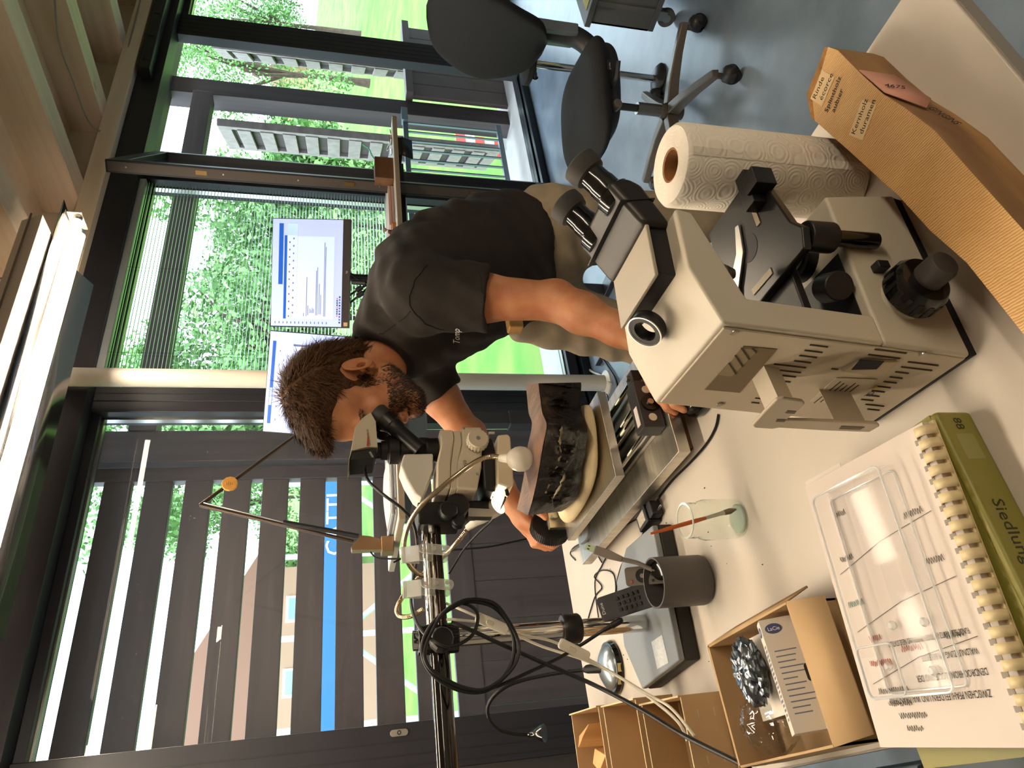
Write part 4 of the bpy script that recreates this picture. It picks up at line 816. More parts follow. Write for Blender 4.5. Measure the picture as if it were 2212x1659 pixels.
def rect_on(pts, off, th, m, nm, parent, **k):
    V = [lp(x, y, off) for x, y in pts]; Wv = [v+Vector((th, 0, 0)) for v in V]; n_ = len(V)
    return MB(ML).add(V+Wv, [tuple(range(n_)), tuple(range(n_, 2*n_))[::-1]]+[(i, (i+1) % n_, n_+(i+1) % n_, n_+i) for i in range(n_)]).build(nm, m, parent, **k)
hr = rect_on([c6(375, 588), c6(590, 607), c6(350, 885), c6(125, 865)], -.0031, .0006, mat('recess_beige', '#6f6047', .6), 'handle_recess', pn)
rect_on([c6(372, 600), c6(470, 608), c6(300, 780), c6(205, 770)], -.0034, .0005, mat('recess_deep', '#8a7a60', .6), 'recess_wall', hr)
for a, b in (((430, 600), (455, 628)), ((360, 598), (410, 672)), ((320, 645), (368, 718)), ((280, 695), (325, 765))):
    p, q = lp(*c6(*a), -.0038), lp(*c6(*b), -.0038); MB(ML @ frame(p.lerp(q, .5), q-p, (-1, 0, .1))).box((0, 0, 0), ((q-p).length, .0014, .0006)).build('vent_slot', dk, hr)
il = rect_on([c6(1118, 690), c6(1365, 690), c6(1240, 785), c6(1000, 750)], -.006, .004, mat('inlet_beige', '#a39379', .5), 'power_inlet', pn, bevel=.001)
rect_on([c6(1120, 675), c6(1275, 685), c6(1225, 735), c6(1065, 738)], -.0066, .0006, 'rubber', 'inlet_socket', il)
lb = rect_on([c6(965, 790), c6(1232, 800), c6(1060, 958), c6(798, 940)], -.0033, .0005, mat('rating_plate', '#bdb19c', .4, .2), 'rating_label', pn)
p0 = lp(*c6(975, 800), -.0036); p1 = lp(*c6(810, 935), -.0036); ml_ = ML @ frame(p0, p1-p0, (-1, 0, .1))
for i in range(5): MB(ml_).box((.028, .006+.006*i, 0), (.05-.006*(i % 3), .0012, .0003)).build('fine_print', dk, lb)
text('CE', .010, ml_ @ Matrix.Translation((.016, .052, 0)) @ rotm('Z', 0), dk, lb, depth=.0001)
MB(ml_).add([(.004, .05, .0001), (.014, .05, .0001), (.009, .06, .0001)], [(0, 1, 2)]).build('warning_triangle', mat('warn_yellow', '#b79a4c', .5), lb)
# cable hanger standing off the rear panel
hk = [(430, 1095), (470, 1050), (585, 930), (630, 922), (755, 940), (770, 960), (720, 1005), (650, 1060), (800, 1062), (1235, 1083), (1250, 1100), (1180, 1140), (900, 1130), (600, 1112), (560, 1120), (445, 1112)]
hg = rect_on([c6(*a) for a in hk], -.048, .004, mat('hanger_grey', '#a79b87', .5), 'cable_hanger', t, bevel=.002)
def post(pts, nm):
    A = [lp(*c6(*a), -.044) for a in pts]; B = [Vector((v.x+.043, v.y+.004, v.z+.002)) for v in A]; n_ = len(A)
    MB(ML).add(A+B, [tuple(range(n_)), tuple(range(n_, 2*n_))[::-1]]+[(i, (i+1) % n_, n_+(i+1) % n_, n_+i) for i in range(n_)]).build(nm, 'hanger_grey', hg)
post([(520, 1010), (600, 925), (700, 940), (640, 1020)], 'hanger_post'); post([(960, 1070), (1160, 1080), (1170, 1100), (970, 1095)], 'hanger_post')
for a in (((655, 1000), (712, 1005), (700, 1020), (640, 1015)), ((590, 1055), (645, 1058), (635, 1072), (580, 1070)), ((1000, 1098), (1150, 1105), (1120, 1122), (985, 1118))): rect_on([c6(*q) for q in a], -.0485, .0006, mat('hanger_hole', '#57503f', .6), 'hanger_slot', hg)
# head: mount box and binocular tube
yc = .072
hb = MB(ML).prism_y([(.104, .299), (.176, .297), (.180, .322), (.107, .326)], yc-.046, yc+.046).build('head_mount', 'black_plastic', t, bevel=.002)
MB(ML).prism_y([(.101, .3265), (.186, .322), (.186, .3265), (.101, .331)], yc-.050, yc+.050).build('head_cap', mat('cap_cream', '#9c9282', .45), t, bevel=.0015)
bi = MB(ML).prism_y([(.165, .296), (.222, .320), (.232, .336), (.222, .362), (.165, .330)], yc-.054, yc+.054).build('binocular_body', mat('bino_black', '#231d19', .4, var=.1, vscale=20), t, bevel=.008, seg=3)
MB(ML).prism_y([(.20, .311), (.201, .3115), (.194, .353), (.193, .3525)], yc-.055, yc+.055).build('seam', 'frame_inner', bi)
ax = Vector((.80, 0, .60)).normalized()
for s in (-1, 1):
    o_ = Vector((.214, yc+s*.031, .339)); Me = ML @ frame(o_, (0, 1, 0), ax)
    e_ = MB().lathe([(0, 0), (.021, 0), (.0215, .004), (.0215, .014), (.019, .016), (.0165, .018), (.0165, .030), (.0155, .034), (.0155, .046)], Me, 36).build('eyepiece_tube', 'black_gloss', t)
    MB().lathe([(.0155, .046), (.019, .048), (.0215, .056), (.0215, .066), (.019, .068), (.012, .066), (0, .064)], Me, 36).build('eyecup', mat('eyecup', '#33302d', .7), e_)
    text('WH10X/22', .0062, Me @ frame((.0166, -.002, .034), (0, .0, 1), (1, 0, 0)) @ rotm('X', 0), 'print_pale', e_, depth=.0001)
# ring-shaped cap lying on the limb
Mr = ML @ frame((.079, .085, .318), (0, 1, 0), (-.72, -.18, .62))
rg = MB().lathe([(.0115, -.007), (.0185, -.007), (.0195, -.005), (.0195, .005), (.0185, .007), (.0125, .007), (.0115, .005), (.0115, -.007)], Mr, 40).build('ring_cap', 'black_plastic', t)
MB().lathe([(.0186, .0072), (.0200, .0072), (.0200, .0085), (.0186, .0085), (.0186, .0072)], Mr, 40).build('ring_edge', 'steel', rg)
# nosepiece with objectives
MB(ML).cyl((.128, yc, .262), (.128, yc, .292), .034, .038, n=36).build('nosepiece', 'black_plastic', t)
for a_, l_ in ((15, .052), (95, .035), (175, .03), (265, .042)):
    a = math.radians(a_); p = Vector((.128+.019*math.cos(a), yc+.019*math.sin(a), .264)); d = Vector((math.cos(a)*.22, math.sin(a)*.22, -1)).normalized()
    ob = MB(ML).cyl(p, p+d*l_*.75, .011, n=24).build('objective', mat('objective', '#7d7870', .25, .8), t); MB(ML).cyl(p+d*l_*.75, p+d*l_, .011, .005, n=24).build('objective_tip', 'steel', ob); MB(ML).cyl(p+d*l_*.3, p+d*l_*.36, .0114, n=24).build('colour_ring', 'black_gloss', ob)
# stage
SZ = .178; MS = ML @ Matrix.Translation((-.035, -.015, 0))
st = MB(MS).prism([(.150, .0), (.172, -.008), (.190, .005), (.290, .028), (.290, .142), (.160, .150), (.145, .135)], SZ-.010, SZ).build('stage', mat('stage_black', '#2b2928', .28, .35, var=.3, vscale=14), t, bevel=.002)
MB(MS).prism(circ(30, .017, .017), SZ, SZ+.0004, Matrix.Translation((.215, .078, 0))).build('stage_opening', 'frame_inner', st)
MB(MS).prism([(.165, .122), (.185, .112), (.215, .085), (.250, .078), (.252, .085), (.222, .098), (.200, .125), (.170, .134)], SZ+.001, SZ+.004).build('slide_clip', 'steel', st, bevel=.0006)
MB(MS).bb((.238, .026, SZ), (.286, .045, SZ+.016)).build('slide_holder', 'black_plastic', st, bevel=.001); MB(MS).bb((.248, .008, SZ-.006), (.272, .030, SZ+.020)).build('slide_holder', 'black_plastic', st, bevel=.001)
MB(MS).bb((.225, .046, SZ+.0002), (.285, .053, SZ+.0012)).build('vernier_scale', mat('vernier', '#a89a7e', .4), st); MB(MS).bb((.160, .055, SZ+.0002), (.168, .095, SZ+.0012)).build('vernier_scale', 'vernier', st)
MB(MS).cyl((.172, .006, SZ-.02), (.172, .006, SZ-.10), .009, n=20).build('stage_drive', 'black_gloss', st); MB(MS).cyl((.172, .006, SZ-.012), (.172, .006, SZ-.045), .0165, n=28).build('stage_knob', 'black_plastic', st, bevel=.002)
MB(MS).bb((.06, .04, SZ-.02), (.16, .13, SZ-.010)).build('stage_bracket', 'black_plastic', st, bevel=.002)
MB(MS).prism_y([(.048, .115), (.09, .115), (.085, SZ-.02), (.055, SZ-.02)], .03, .14).build('focus_block', 'black_plastic', t, bevel=.002)
MB(MS).cyl((.215, .078, SZ-.012), (.215, .078, SZ-.030), .022, .026, n=32).build('condenser', 'black_gloss', t); MB(MS).cyl((.205, .078, .110), (.205, .078, .122), .030, .026, n=36).build('field_lens_mount', 'black_plastic', t)
MB(MS).cyl((.205, .078, .122), (.205, .078, .1235), .017, n=30).build('field_lens', mat('lens', '#a6b3ba', .05, .3), t)
kp = lp(1780, 590, .11); MB(MS).cyl((.135, .045, .128), (.12, .02, .133), .016, n=24).build('condenser_knob', 'black_plastic', t, bevel=.002)
# focus knobs on the right-hand side
kx, kz = .066, .068
kc = MB(ML).cyl((kx, .002, kz), (kx, -.006, kz), .024, n=36).build('knob_seat', cream2, t)
MB(ML).lathe([(0, 0), (.026, 0), (.030, .004), (.030, .024), (.026, .030), (.017, .032), (0, .032)], frame((kx, -.006, kz), (1, 0, 0), (0, -1, 0)), 48).build('coarse_knob', 'black_gloss', t)
fl = MB(ML)
for k in range(16): fl.box((.0297, 0, .014), (.0022, .0045, .017), frame((kx, -.006, kz), (1, 0, 0), (0, -1, 0)) @ rotm('Z', 22.5*k))
fl.build('knob_grip', 'black_plastic', t)
MB(ML).lathe([(0, 0), (.0155, 0), (.0155, .02), (.0135, .024), (0, .024)], frame((kx, -.038, kz), (1, 0, 0), (0, -1, 0)), 40).build('fine_knob', mat('fine_grey', '#3a3431', .6), t)
MB(ML).bb((.100, -.012, .076), (.109, .0, .09)).build('tension_lever', 'black_plastic', t, bevel=.001)

# ================================================================ stereo microscope on the boom
def sx(px, py, y=1.31): p = oy(px, py, y); return (p[0], p[2])
def sp(pts, y0, y1, m, nm, parent, ym=1.31, **k): return MB().prism_y([sx(x, y, ym) for x, y in pts], y0, y1).build(nm, m, parent, **k)
c5 = lambda x, y: (740+x/4.1475, 860+y/4.1475)
t = thing('stereo_microscope', (.64, 1.32, 1.05), 'cream stereo microscope with digital camera hanging from the boom stand', 'microscope')
sc = mat('stereo_cream', '#c4b8a2', .42, var=.03, vscale=5)
cmn = sp([c5(*a) for a in ((245, 210), (290, 290), (305, 515), (215, 515), (78, 548), (46, 668), (75, 530), (108, 340), (170, 260))], 1.272, 1.348, sc, 'camera_housing', t, bevel=.005, seg=3)
sp([c5(*a) for a in ((82, 560), (300, 518), (272, 605), (66, 622))], 1.276, 1.344, 'black_plastic', 'camera_rear', cmn)
for k in range(4): p = sx(*c5(240+12*k*.6, 560+12*k)); MB().cyl((p[0], 1.2765, p[1]), (p[0], 1.274, p[1]), .0022, n=10).build('port', 'steel', cmn)
M_ = frame((*[sx(*c5(208, 512))[0], 1.2712], sx(*c5(208, 512))[1]), (1, 0, 0), (0, -1, 0))
a_, b_, c_ = sx(*c5(208, 512)), sx(*c5(232, 512)), sx(*c5(222, 372)); MB().add([(a_[0], 1.2705, a_[1]), (b_[0], 1.2705, b_[1]), (c_[0], 1.2705, c_[1])], [(0, 1, 2)]).build('red_mark', mat('mark_red', '#b3402c', .5), cmn, smooth=0)
a_ = sx(*c5(246, 505)); text('LEICA MC170 HD', .0062, frame((a_[0], 1.2702, a_[1]), (1, 0, .12), (0, -1, 0)), mat('print_taupe', '#7b6d5e', .6), cmn, depth=.0001, sx=.8)
tx = sx(880, 972)[0]
zt_ = lambda px: sx(px, 972)[1]
MB().lathe([(0, zt_(812)), (.017, zt_(812)), (.017, zt_(822)), (.020, zt_(823)), (.020, zt_(836)), (.026, zt_(838)), (.0285, zt_(841)), (.0285, zt_(861)), (.0245, zt_(865)), (.0245, zt_(899)), (.0265, zt_(900)), (.0265, zt_(906)), (.0255, zt_(908)), (.0255, zt_(918)), (.0265, zt_(920)), (.0265, zt_(925)), (.0255, zt_(927)), (.0255, zt_(945)), (0, zt_(945))], Matrix.Translation((tx, 1.312, 0)), 40).build('photo_tube', mat('tube_black', '#181513', .4, var=.2, vscale=40), t)
MB().lathe([(.0270, zt_(906)), (.0270, zt_(918))], Matrix.Translation((tx, 1.312, 0)), 22).build('knurled_ring', 'rubber', t, smooth=0)
for s in (-1, 1):
    yy = 1.312+s*.028; a = Vector(oy(905, 985, 1.312)); b = Vector(oy(812, 903, 1.312)); a.y = b.y = yy; d = b-a; Me = frame(a, d.orthogonal(), d); ln = d.length
    e_ = MB().lathe([(0, 0), (.0155, 0), (.0155, ln*.45), (.0185, ln*.5), (.0185, ln*.62), (.0205, ln*.64), (.0205, ln*.80), (.0195, ln*.82)], Me, 36).build('eyepiece_tube', 'tube_black', t)
    MB().lathe([(.0195, ln*.82), (.0205, ln*.85), (.0205, ln*.97), (.018, ln), (.012, ln*.98), (0, ln*.96)], Me, 36).build('eyecup', 'eyecup', e_)
    text('10X/23B', .0065, Me @ frame((.0206, 0, ln*.66), (0, 1, 0), (1, 0, 0)), 'print_pale', e_, depth=.0001)
sp([c5(*a) for a in ((540, 548), (800, 545), (800, 690), (700, 952), (640, 905), (560, 770), (510, 650))], 1.284, 1.340, mat('prism_cover', '#cfc9bd', .4), 'prism_housing', t, bevel=.004)
sp([c5(*a) for a in ((845, 370), (965, 372), (975, 440), (945, 660), (940, 890), (820, 890), (825, 660), (860, 500))], 1.266, 1.358, sc, 'carrier', t, bevel=.004)
sp([c5(*a) for a in ((965, 372), (1035, 376), (1045, 480), (1010, 660), (1005, 885), (942, 890), (947, 660), (977, 440))], 1.270, 1.354, sc, 'carrier_lower', t, bevel=.003)
sp([c5(*a) for a in ((1035, 345), (1215, 345), (1222, 380), (1215, 700), (1175, 900), (990, 885), (1000, 660), (1045, 500))], 1.266, 1.358, sc, 'zoom_body', t, bevel=.005)
p = sx(*c5(1170, 490)); zk = MB().lathe([(0, 0), (.020, 0), (.022, .003), (.022, .018), (.020, .021), (0, .021)], frame((p[0], 1.266, p[1]), (1, 0, 0), (0, -1, 0)), 40).build('zoom_knob', sc, t)
kn = MB()
for k in range(20): kn.box((.0222, 0, .010), (.0016, .003, .016), frame((p[0], 1.266, p[1]), (1, 0, 0), (0, -1, 0)) @ rotm('Z', 18*k))
kn.build('knob_rib', 'cream', zk); MB().cyl((p[0], 1.2455, p[1]), (p[0], 1.244, p[1]), .0045, n=18).build('knob_screw', 'steel', zk)
p = sx(*c5(1075, 700)); text('M50', .0105, frame((p[0]-.004, 1.2653, p[1]-.004), (1, 0, .1), (0, -1, 0)), mat('print_brown', '#5a5046', .6), t, depth=.0001)
for a in ((1058, 362), (1175, 765)): p = sx(*c5(*a)); MB().cyl((p[0], 1.2665, p[1]), (p[0], 1.2645, p[1]), .0028, n=14).build('screw', 'steel', t)
rx = sx(*c5(1300, 640))[0]
sp([c5(*a) for a in ((1225, 420), (1320, 420), (1345, 560), (1345, 900), (1240, 880), (1225, 700))], 1.275, 1.350, mat('mount_black', '#211f1e', .4), 'objective_mount', t, bevel=.006)
MB().lathe([(.018, sx(*c5(1345, 600))[1]), (.034, sx(*c5(1345, 600))[1]), (.034, sx(*c5(1440, 600))[1]), (.018, sx(*c5(1440, 600))[1])], Matrix.Translation((rx+.004, 1.312, 0)), 36).build('objective_lens', 'tube_black', t)
rl = sp([c5(*a) for a in ((1350, 425), (1440, 415), (1465, 440), (1495, 860), (1440, 885), (1345, 850), (1340, 640))], 1.262, 1.362, mat('ring_cream', '#d6c8aa', .4), 'ring_light', t, bevel=.012, seg=4)
MB().cyl((sx(*c5(1440, 870))[0], 1.28, sx(*c5(1440, 870))[1]), (sx(*c5(1440, 912))[0]-.006, 1.27, sx(*c5(1440, 912))[1]), .0038, n=12).build('strain_relief', 'rubber', rl)
for a in ((1305, 395),): p = sx(*c5(*a)); MB().cyl((p[0], 1.27, p[1]-.006), (p[0], 1.27, p[1]+.006), .003, n=12).build('lever_pin', 'cream', t)
sp([c5(*a) for a in ((700, 955), (900, 900), (1325, 880), (1335, 985), (1125, 1000), (1120, 1060), (905, 1110), (700, 1130))], 1.325, 1.375, mat('drive_black', '#232020', .45), 'focus_drive', t, bevel=.004)
p = sx(*c5(1020, 965)); MB().lathe([(0, 0), (.022, 0), (.024, .003), (.024, .03), (.022, .033), (0, .033)], frame((p[0]-.004, 1.325, p[1]), (1, 0, 0), (-.1, -1, 0)), 36).build('focus_knob', 'black_plastic', t)
sp([c5(*a) for a in ((1130, 975), (1340, 985), (1345, 1055), (1130, 1050))], 1.315, 1.335, 'steel', 'dovetail_bar', t)

# ================================================================ clip-on gooseneck lamps
clipm = mat('clip_plastic', '#c9c8c2', .18, alpha=.45, spec=.8)
neck = mat('neck_chrome', '#b8a78c', .22, .95)
def neckpath(pts): return bez([od(*p) for p in pts], 16)
def clip(parent, ax_, z, s=1):
    c = Vector((ax_, 1.318, AZ+.006))
    for dy in (-.021, .021):
        MB(Matrix.Translation(c) @ rotm('Y', 8)).prism(rrect(.020, .062, .009, 5), -.0025, .0025, Matrix.Translation((0, dy, -.004)) @ rotm('X', 90)).build('clip_jaw', clipm, parent, bevel=.001)
        for k in range(3): MB().cyl(c+Vector((0, dy-.003*(1 if dy < 0 else -1), -.022+.02*k)), c+Vector((0, dy-.0045*(1 if dy < 0 else -1), -.022+.02*k)), .004, n=14).build('clip_stud', mat('stud_clear', '#c9c4bb', .2, alpha=.6), parent)
    for sgn in (-1, 1): MB(Matrix.Translation(c+Vector((-.002, .0, .022))) @ rotm('X', 16*sgn)).bb((-.016, -.003+.008*sgn, 0), (.016, .001+.008*sgn, .036)).build('clip_lever', clipm, parent, bevel=.001)
    MB().cyl(c+Vector((-.014, 0, .03)), c+Vector((.014, 0, .03)), .0035, n=12).build('clip_spring', 'steel', parent)
t = thing('clip_lamp', (.49, 1.318, AZ+.02), 'clip-on gooseneck lamp with frosted globe bent down before the stereo microscope', 'lamp', 'clip lamps on the boom')
clip(t, .472, 0)
P_ = neckpath(((1086, 989, 1.36), (1062, 986, 1.36), (1032, 995, 1.35), (990, 1024, 1.34), (950, 1056, 1.34), (915, 1087, 1.35), (890, 1120, 1.36), (876, 1155, 1.37), (873, 1190, 1.38), (884, 1220, 1.40), (902, 1238, 1.42), (922, 1243, 1.44)))
MB().tube(P_, [.0046+.0007*(i % 2) for i in range(len(P_))], 12).build('gooseneck', neck, t)
b0 = Vector(od(1084, 989, 1.36)); b1 = Vector(od(1100, 990, 1.355)); d = (b1-b0).normalized()
MB().lathe([(.0055, -.006), (.0075, -.004), (.0085, .004), (.009, .010), (.011, .013)], frame(b0, d.orthogonal(), d), 28).build('socket', 'white_plastic', t)
glb = mat('globe_frost', '#d9cfbf', .25, alpha=.82, sss=.0)
MB().lathe([(.0105, .013), (.017, .018), (.0225, .027), (.0245, .036), (.0235, .047), (.018, .056), (.010, .060), (0, .061)], frame(b0, d.orthogonal(), d), 36).build('globe', glb, t)
t = thing('clip_lamp', (.435, 1.318, AZ+.02), 'lit clip-on gooseneck lamp reaching behind the stereo microscope', 'lamp', 'clip lamps on the boom')
clip(t, .405, 0)
P_ = neckpath(((1022, 1128, 1.50), (1004, 1150, 1.50), (985, 1175, 1.50), (960, 1200, 1.51), (925, 1230, 1.52), (888, 1265, 1.52), (866, 1295, 1.50), (857, 1318, 1.48), (866, 1332, 1.46), (890, 1330, 1.45), (915, 1315, 1.45)))
MB().tube(P_, [.0046+.0007*(i % 2) for i in range(len(P_))], 12).build('gooseneck', neck, t)
h0 = Vector(od(1010, 1140, 1.50)); h1 = Vector(od(1076, 1092, 1.46)); d = h1-h0; ln = d.length; d.normalize(); Mh = frame(h0, d.orthogonal(), d)
MB().lathe([(0, 0), (.007, 0), (.009, ln*.25), (.013, ln*.45), (.018, ln*.8), (.0195, ln), (.0185, ln), (.012, ln*.6)], Mh, 32).build('lamp_head', 'white_plastic', t)
MB().lathe([(0, ln*.96), (.0165, ln*.94)], Mh, 28).build('bulb_face', mat('bulb_glow', (1, .82, .55), .4, emit=45), t)
# cords and inline switches
def cord(name, label, pts, r, m, n_=12): return MB().tube(bez([od(*p) for p in pts], n_), r, 8).build(name, m, label=label, cat='cable')
t = thing('switched_cable', od(1060, 1345, 1.27), 'cream lamp cord with rocker switch running down from the clips', 'cable', 'cream lamp cords')
MB().tube(bez([od(*p) for p in ((955, 1300, 1.34), (985, 1312, 1.30), (1030, 1332, 1.275), (1095, 1362, 1.28), (1170, 1396, 1.29), (1260, 1425, 1.28), (1330, 1458, 1.26), (1410, 1512, 1.20), (1465, 1560, 1.15), (1485, 1600, 1.13))], 12), .0026, 8).build('cord', 'cable_white', t)
t2 = thing('switched_cable', od(1235, 1400, 1.29), 'second cream lamp cord with rocker switch lower down the pole', 'cable', 'cream lamp cords')
MB().tube(bez([od(*p) for p in ((965, 1338, 1.27), (1000, 1340, 1.265), (1060, 1349, 1.275), (1130, 1372, 1.29), (1200, 1388, 1.30), (1300, 1440, 1.27), (1400, 1500, 1.21), (1450, 1530, 1.17), (1500, 1590, 1.12))], 12), .0026, 8).build('cord', 'cable_white', t2)
def switch(parent, a, b, depa):
    p, q = Vector(od(*a, depa)), Vector(od(*b, depa)); d = q-p; M = frame(p, d, Vector(CP)-p); l = d.length
    MB(M).prism(rrect(l, .019, .006, 5, l/2, 0), -.007, .007).build('switch_body', 'white_plastic', parent, bevel=.003, seg=3)
    MB(M).prism(rrect(.014, .008, .0035, 4, l*.42, 0), .007, .0095).build('rocker', 'cream', parent, bevel=.001)
switch(t, (1028, 1332), (1098, 1362), 1.27); switch(t2, (1208, 1388), (1272, 1420), 1.285)
cord('camera_cable', 'black camera cable looping over the boom arm', ((792, 1004, 1.43), (789, 1016, 1.425), (797, 1040, 1.40), (830, 1070, 1.38), (868, 1098, 1.38), (890, 1125, 1.39), (900, 1160, 1.40), (901, 1200, 1.42), (893, 1250, 1.42), (888, 1300, 1.34), (900, 1345, 1.26), (930, 1380, 1.21), (975, 1396, 1.205), (1020, 1372, 1.22), (1032, 1330, 1.24), (1015, 1308, 1.25), (985, 1305, 1.25), (950, 1330, 1.23), (930, 1362, 1.215)), .0032, 'cable_black')
q = bez([od(*p) for p in ((1014, 1299, 1.25), (985, 1308, 1.24), (945, 1335, 1.225), (920, 1370, 1.21), (912, 1405, 1.20), (922, 1440, 1.19), (950, 1470, 1.185), (990, 1490, 1.185), (1035, 1495, 1.19), (1070, 1480, 1.20), (1097, 1450, 1.215), (1110, 1410, 1.23), (1107, 1370, 1.245), (1090, 1335, 1.25), (1060, 1308, 1.25))], 8, closed=True)
t = thing('cable_coil', od(1010, 1400, 1.36), 'coil of black cable hung over the boom clamp', 'cable')
MB().tube(q, .0036, 8, closed=True).build('coil', 'cable_black', t)
MB().tube([p+Vector((.002, -.004, -.005+.004*math.sin(i*.2))) for i, p in enumerate(q)], .0034, 8, closed=True).build('coil', 'cable_black', t)
cord('signal_cable', 'black cable with jack plug crossing in front of the pole', ((1030, 1494, 1.19), (1080, 1480, 1.21), (1140, 1453, 1.24), (1200, 1425, 1.27), (1260, 1390, 1.30), (1310, 1357, 1.29)), .0032, 'cable_black')
a, b = Vector(od(1305, 1361, 1.29)), Vector(od(1345, 1338, 1.285)); MB().tube([a, a.lerp(b, .4), a.lerp(b, .42), a.lerp(b, .9), b], [.004, .0045, .006, .006, .003], 12).build('jack_plug', 'cable_black', label='black jack plug at the cable end beside the remote control', cat='plug')
cord('power_cable', 'thick black cable running from the boom clamp down past the cardboard trays', ((975, 1345, 1.25), (1010, 1358, 1.245), (1090, 1395, 1.25), (1180, 1435, 1.26), (1280, 1478, 1.245), (1380, 1530, 1.19), (1480, 1590, 1.12), (1590, 1645, 1.03), (1650, 1680, .99)), .0038, 'cable_black')
cord('ring_light_cable', 'thin black cable from the ring light to behind the boom', ((1092, 1074, 1.42), (1080, 1100, 1.45), (1062, 1125, 1.50), (1030, 1155, 1.53), (1000, 1190, 1.54), (985, 1215, 1.54), (970, 1240, 1.53)), .0024, 'cable_black')
HANG = ((850, 1215, 2.30), (880, 1203, 2.32), (960, 1190, 2.34), (1050, 1182, 2.36), (1110, 1170, 2.38), (1160, 1160, 2.40), (1230, 1158, 2.42))
# ================================================================ raised desks at the window
t = thing('raised_desk', (2.6, 2.72, 0), 'white raised sit-stand desk by the window under the monitors', 'desk', 'sit-stand desks')
MB().bb((2.02, 2.415, 1.105), (3.30, 3.02, 1.13)).build('desktop', mat('desk2_top', '#d8d2cb', .35), t, bevel=.002)
MB().bb((2.018, 2.413, 1.1055), (3.302, 3.022, 1.1265)).build('edge_band', mat('edge2', '#a3917c', .5), t)
for x in (2.12, 2.36):
    l = MB().bb((x-.035, 2.66, .03), (x+.035, 2.73, .62)).build('leg', lg, t, bevel=.003); MB().bb((x-.027, 2.668, .62), (x+.027, 2.722, 1.105)).build('leg_inner', lg, l); MB().bb((x-.04, 2.42, 0), (x+.04, 2.98, .03)).build('foot', lg, l, bevel=.004)
MB().bb((2.05, 2.60, 1.06), (3.15, 2.66, 1.105)).build('frame_rail', 'black_plastic', t)
hs = MB().bb((3.00, 2.42, 1.085), (3.14, 2.52, 1.105)).build('hand_switch', 'black_plastic', t, bevel=.003)
MB().add([(3.0, 2.42, 1.085), (3.14, 2.42, 1.085), (3.14, 2.44, 1.03), (3.0, 2.44, 1.03)], [(0, 1, 2, 3)]).build('switch_face', 'black_plastic', hs, solid=.008)
for i in range(2):
    for j in range(4): MB().box((3.025+.03*j, 2.424+.005*i*3, 1.07-.018*i), (.008, .003, .005)).build('key', 'cable_white', hs)
t = thing('raised_desk', (1.3, 2.65, 0), 'white raised sit-stand desk carrying the laptop and folding lamp', 'desk', 'sit-stand desks')
MB().bb((.975, 2.36, 1.16), (1.66, 2.92, 1.185)).build('desktop', 'desk2_top', t, bevel=.002); MB().bb((.973, 2.358, 1.1605), (1.662, 2.922, 1.1815)).build('edge_band', 'edge2', t)
l = MB().bb((1.50, 2.60, .03), (1.57, 2.67, .66)).build('leg', lg, t, bevel=.003); MB().bb((1.508, 2.608, .66), (1.562, 2.662, 1.16)).build('leg_inner', lg, l); MB().bb((1.49, 2.38, 0), (1.58, 2.90, .03)).build('foot', lg, l, bevel=.004)
MB().prism_y([(1.02, 1.16), (1.02, 1.135), (1.42, 1.045), (1.55, 1.045), (1.55, 1.16)], 2.46, 2.52).build('support_bracket', mat('bracket_grey', '#7d8790', .45, .3), t, bevel=.003)
MB().bb((1.56, 2.38, 1.11), (1.66, 2.45, 1.155)).build('cable_channel', 'white_plastic', t, bevel=.004)
MB().tube(bez([od(*p) for p in HANG], 12), .003, 8).build('hanging_cable', 'cable_black', t)
# laptop, papers and headphones on it
t = thing('laptop', (1.12, 2.5, 1.185), 'thin silver laptop lying closed at the end of the raised desk', 'laptop')
MB().bb((1.0, 2.38, 1.187), (1.33, 2.62, 1.196)).build('lower_case', mat('laptop_silver', '#b9bcbf', .35, .6), t, bevel=.002); MB().bb((1.0, 2.38, 1.198), (1.33, 2.62, 1.206)).build('lid', 'laptop_silver', t, bevel=.002); MB().bb((1.01, 2.62, 1.19), (1.32, 2.625, 1.203)).build('hinge', 'black_plastic', t)
for k in range(3): MB().bb((1.02+.018*k, 2.379, 1.19), (1.03+.018*k, 2.381, 1.193)).build('port', 'frame_inner', t)
MB().sheet(lambda a, b: (1.02+.24*a, 2.40+.19*b, 1.2075+.012*math.sin(a*2.5)*b), 8, 6).build('paper_sheets', 'paper', solid=.0015, label='loose paper sheets curling on the silver laptop', cat='paper')
hp = thing('headphones', (1.40, 2.45, 1.185), 'grey over-ear headphones resting on the raised desk behind the stereo microscope', 'headphones')
q = [Vector((1.40+.075*math.cos(a), 2.45+.01*math.sin(a), 1.215+.085*math.sin(a))) for a in [math.pi*k/16 for k in range(17)]]
MB().tube(q, .007, 8).build('headband', mat('hp_grey', '#4d4d50', .45), hp)
for s in (-1, 1): MB().lathe([(0, -.014), (.028, -.014), (.034, -.006), (.034, .008), (.026, .014), (0, .014)], frame((1.40+.075*s, 2.45, 1.222), (0, 1, 0), (1, 0, 0)), 28).build('ear_cup', 'hp_grey', hp)
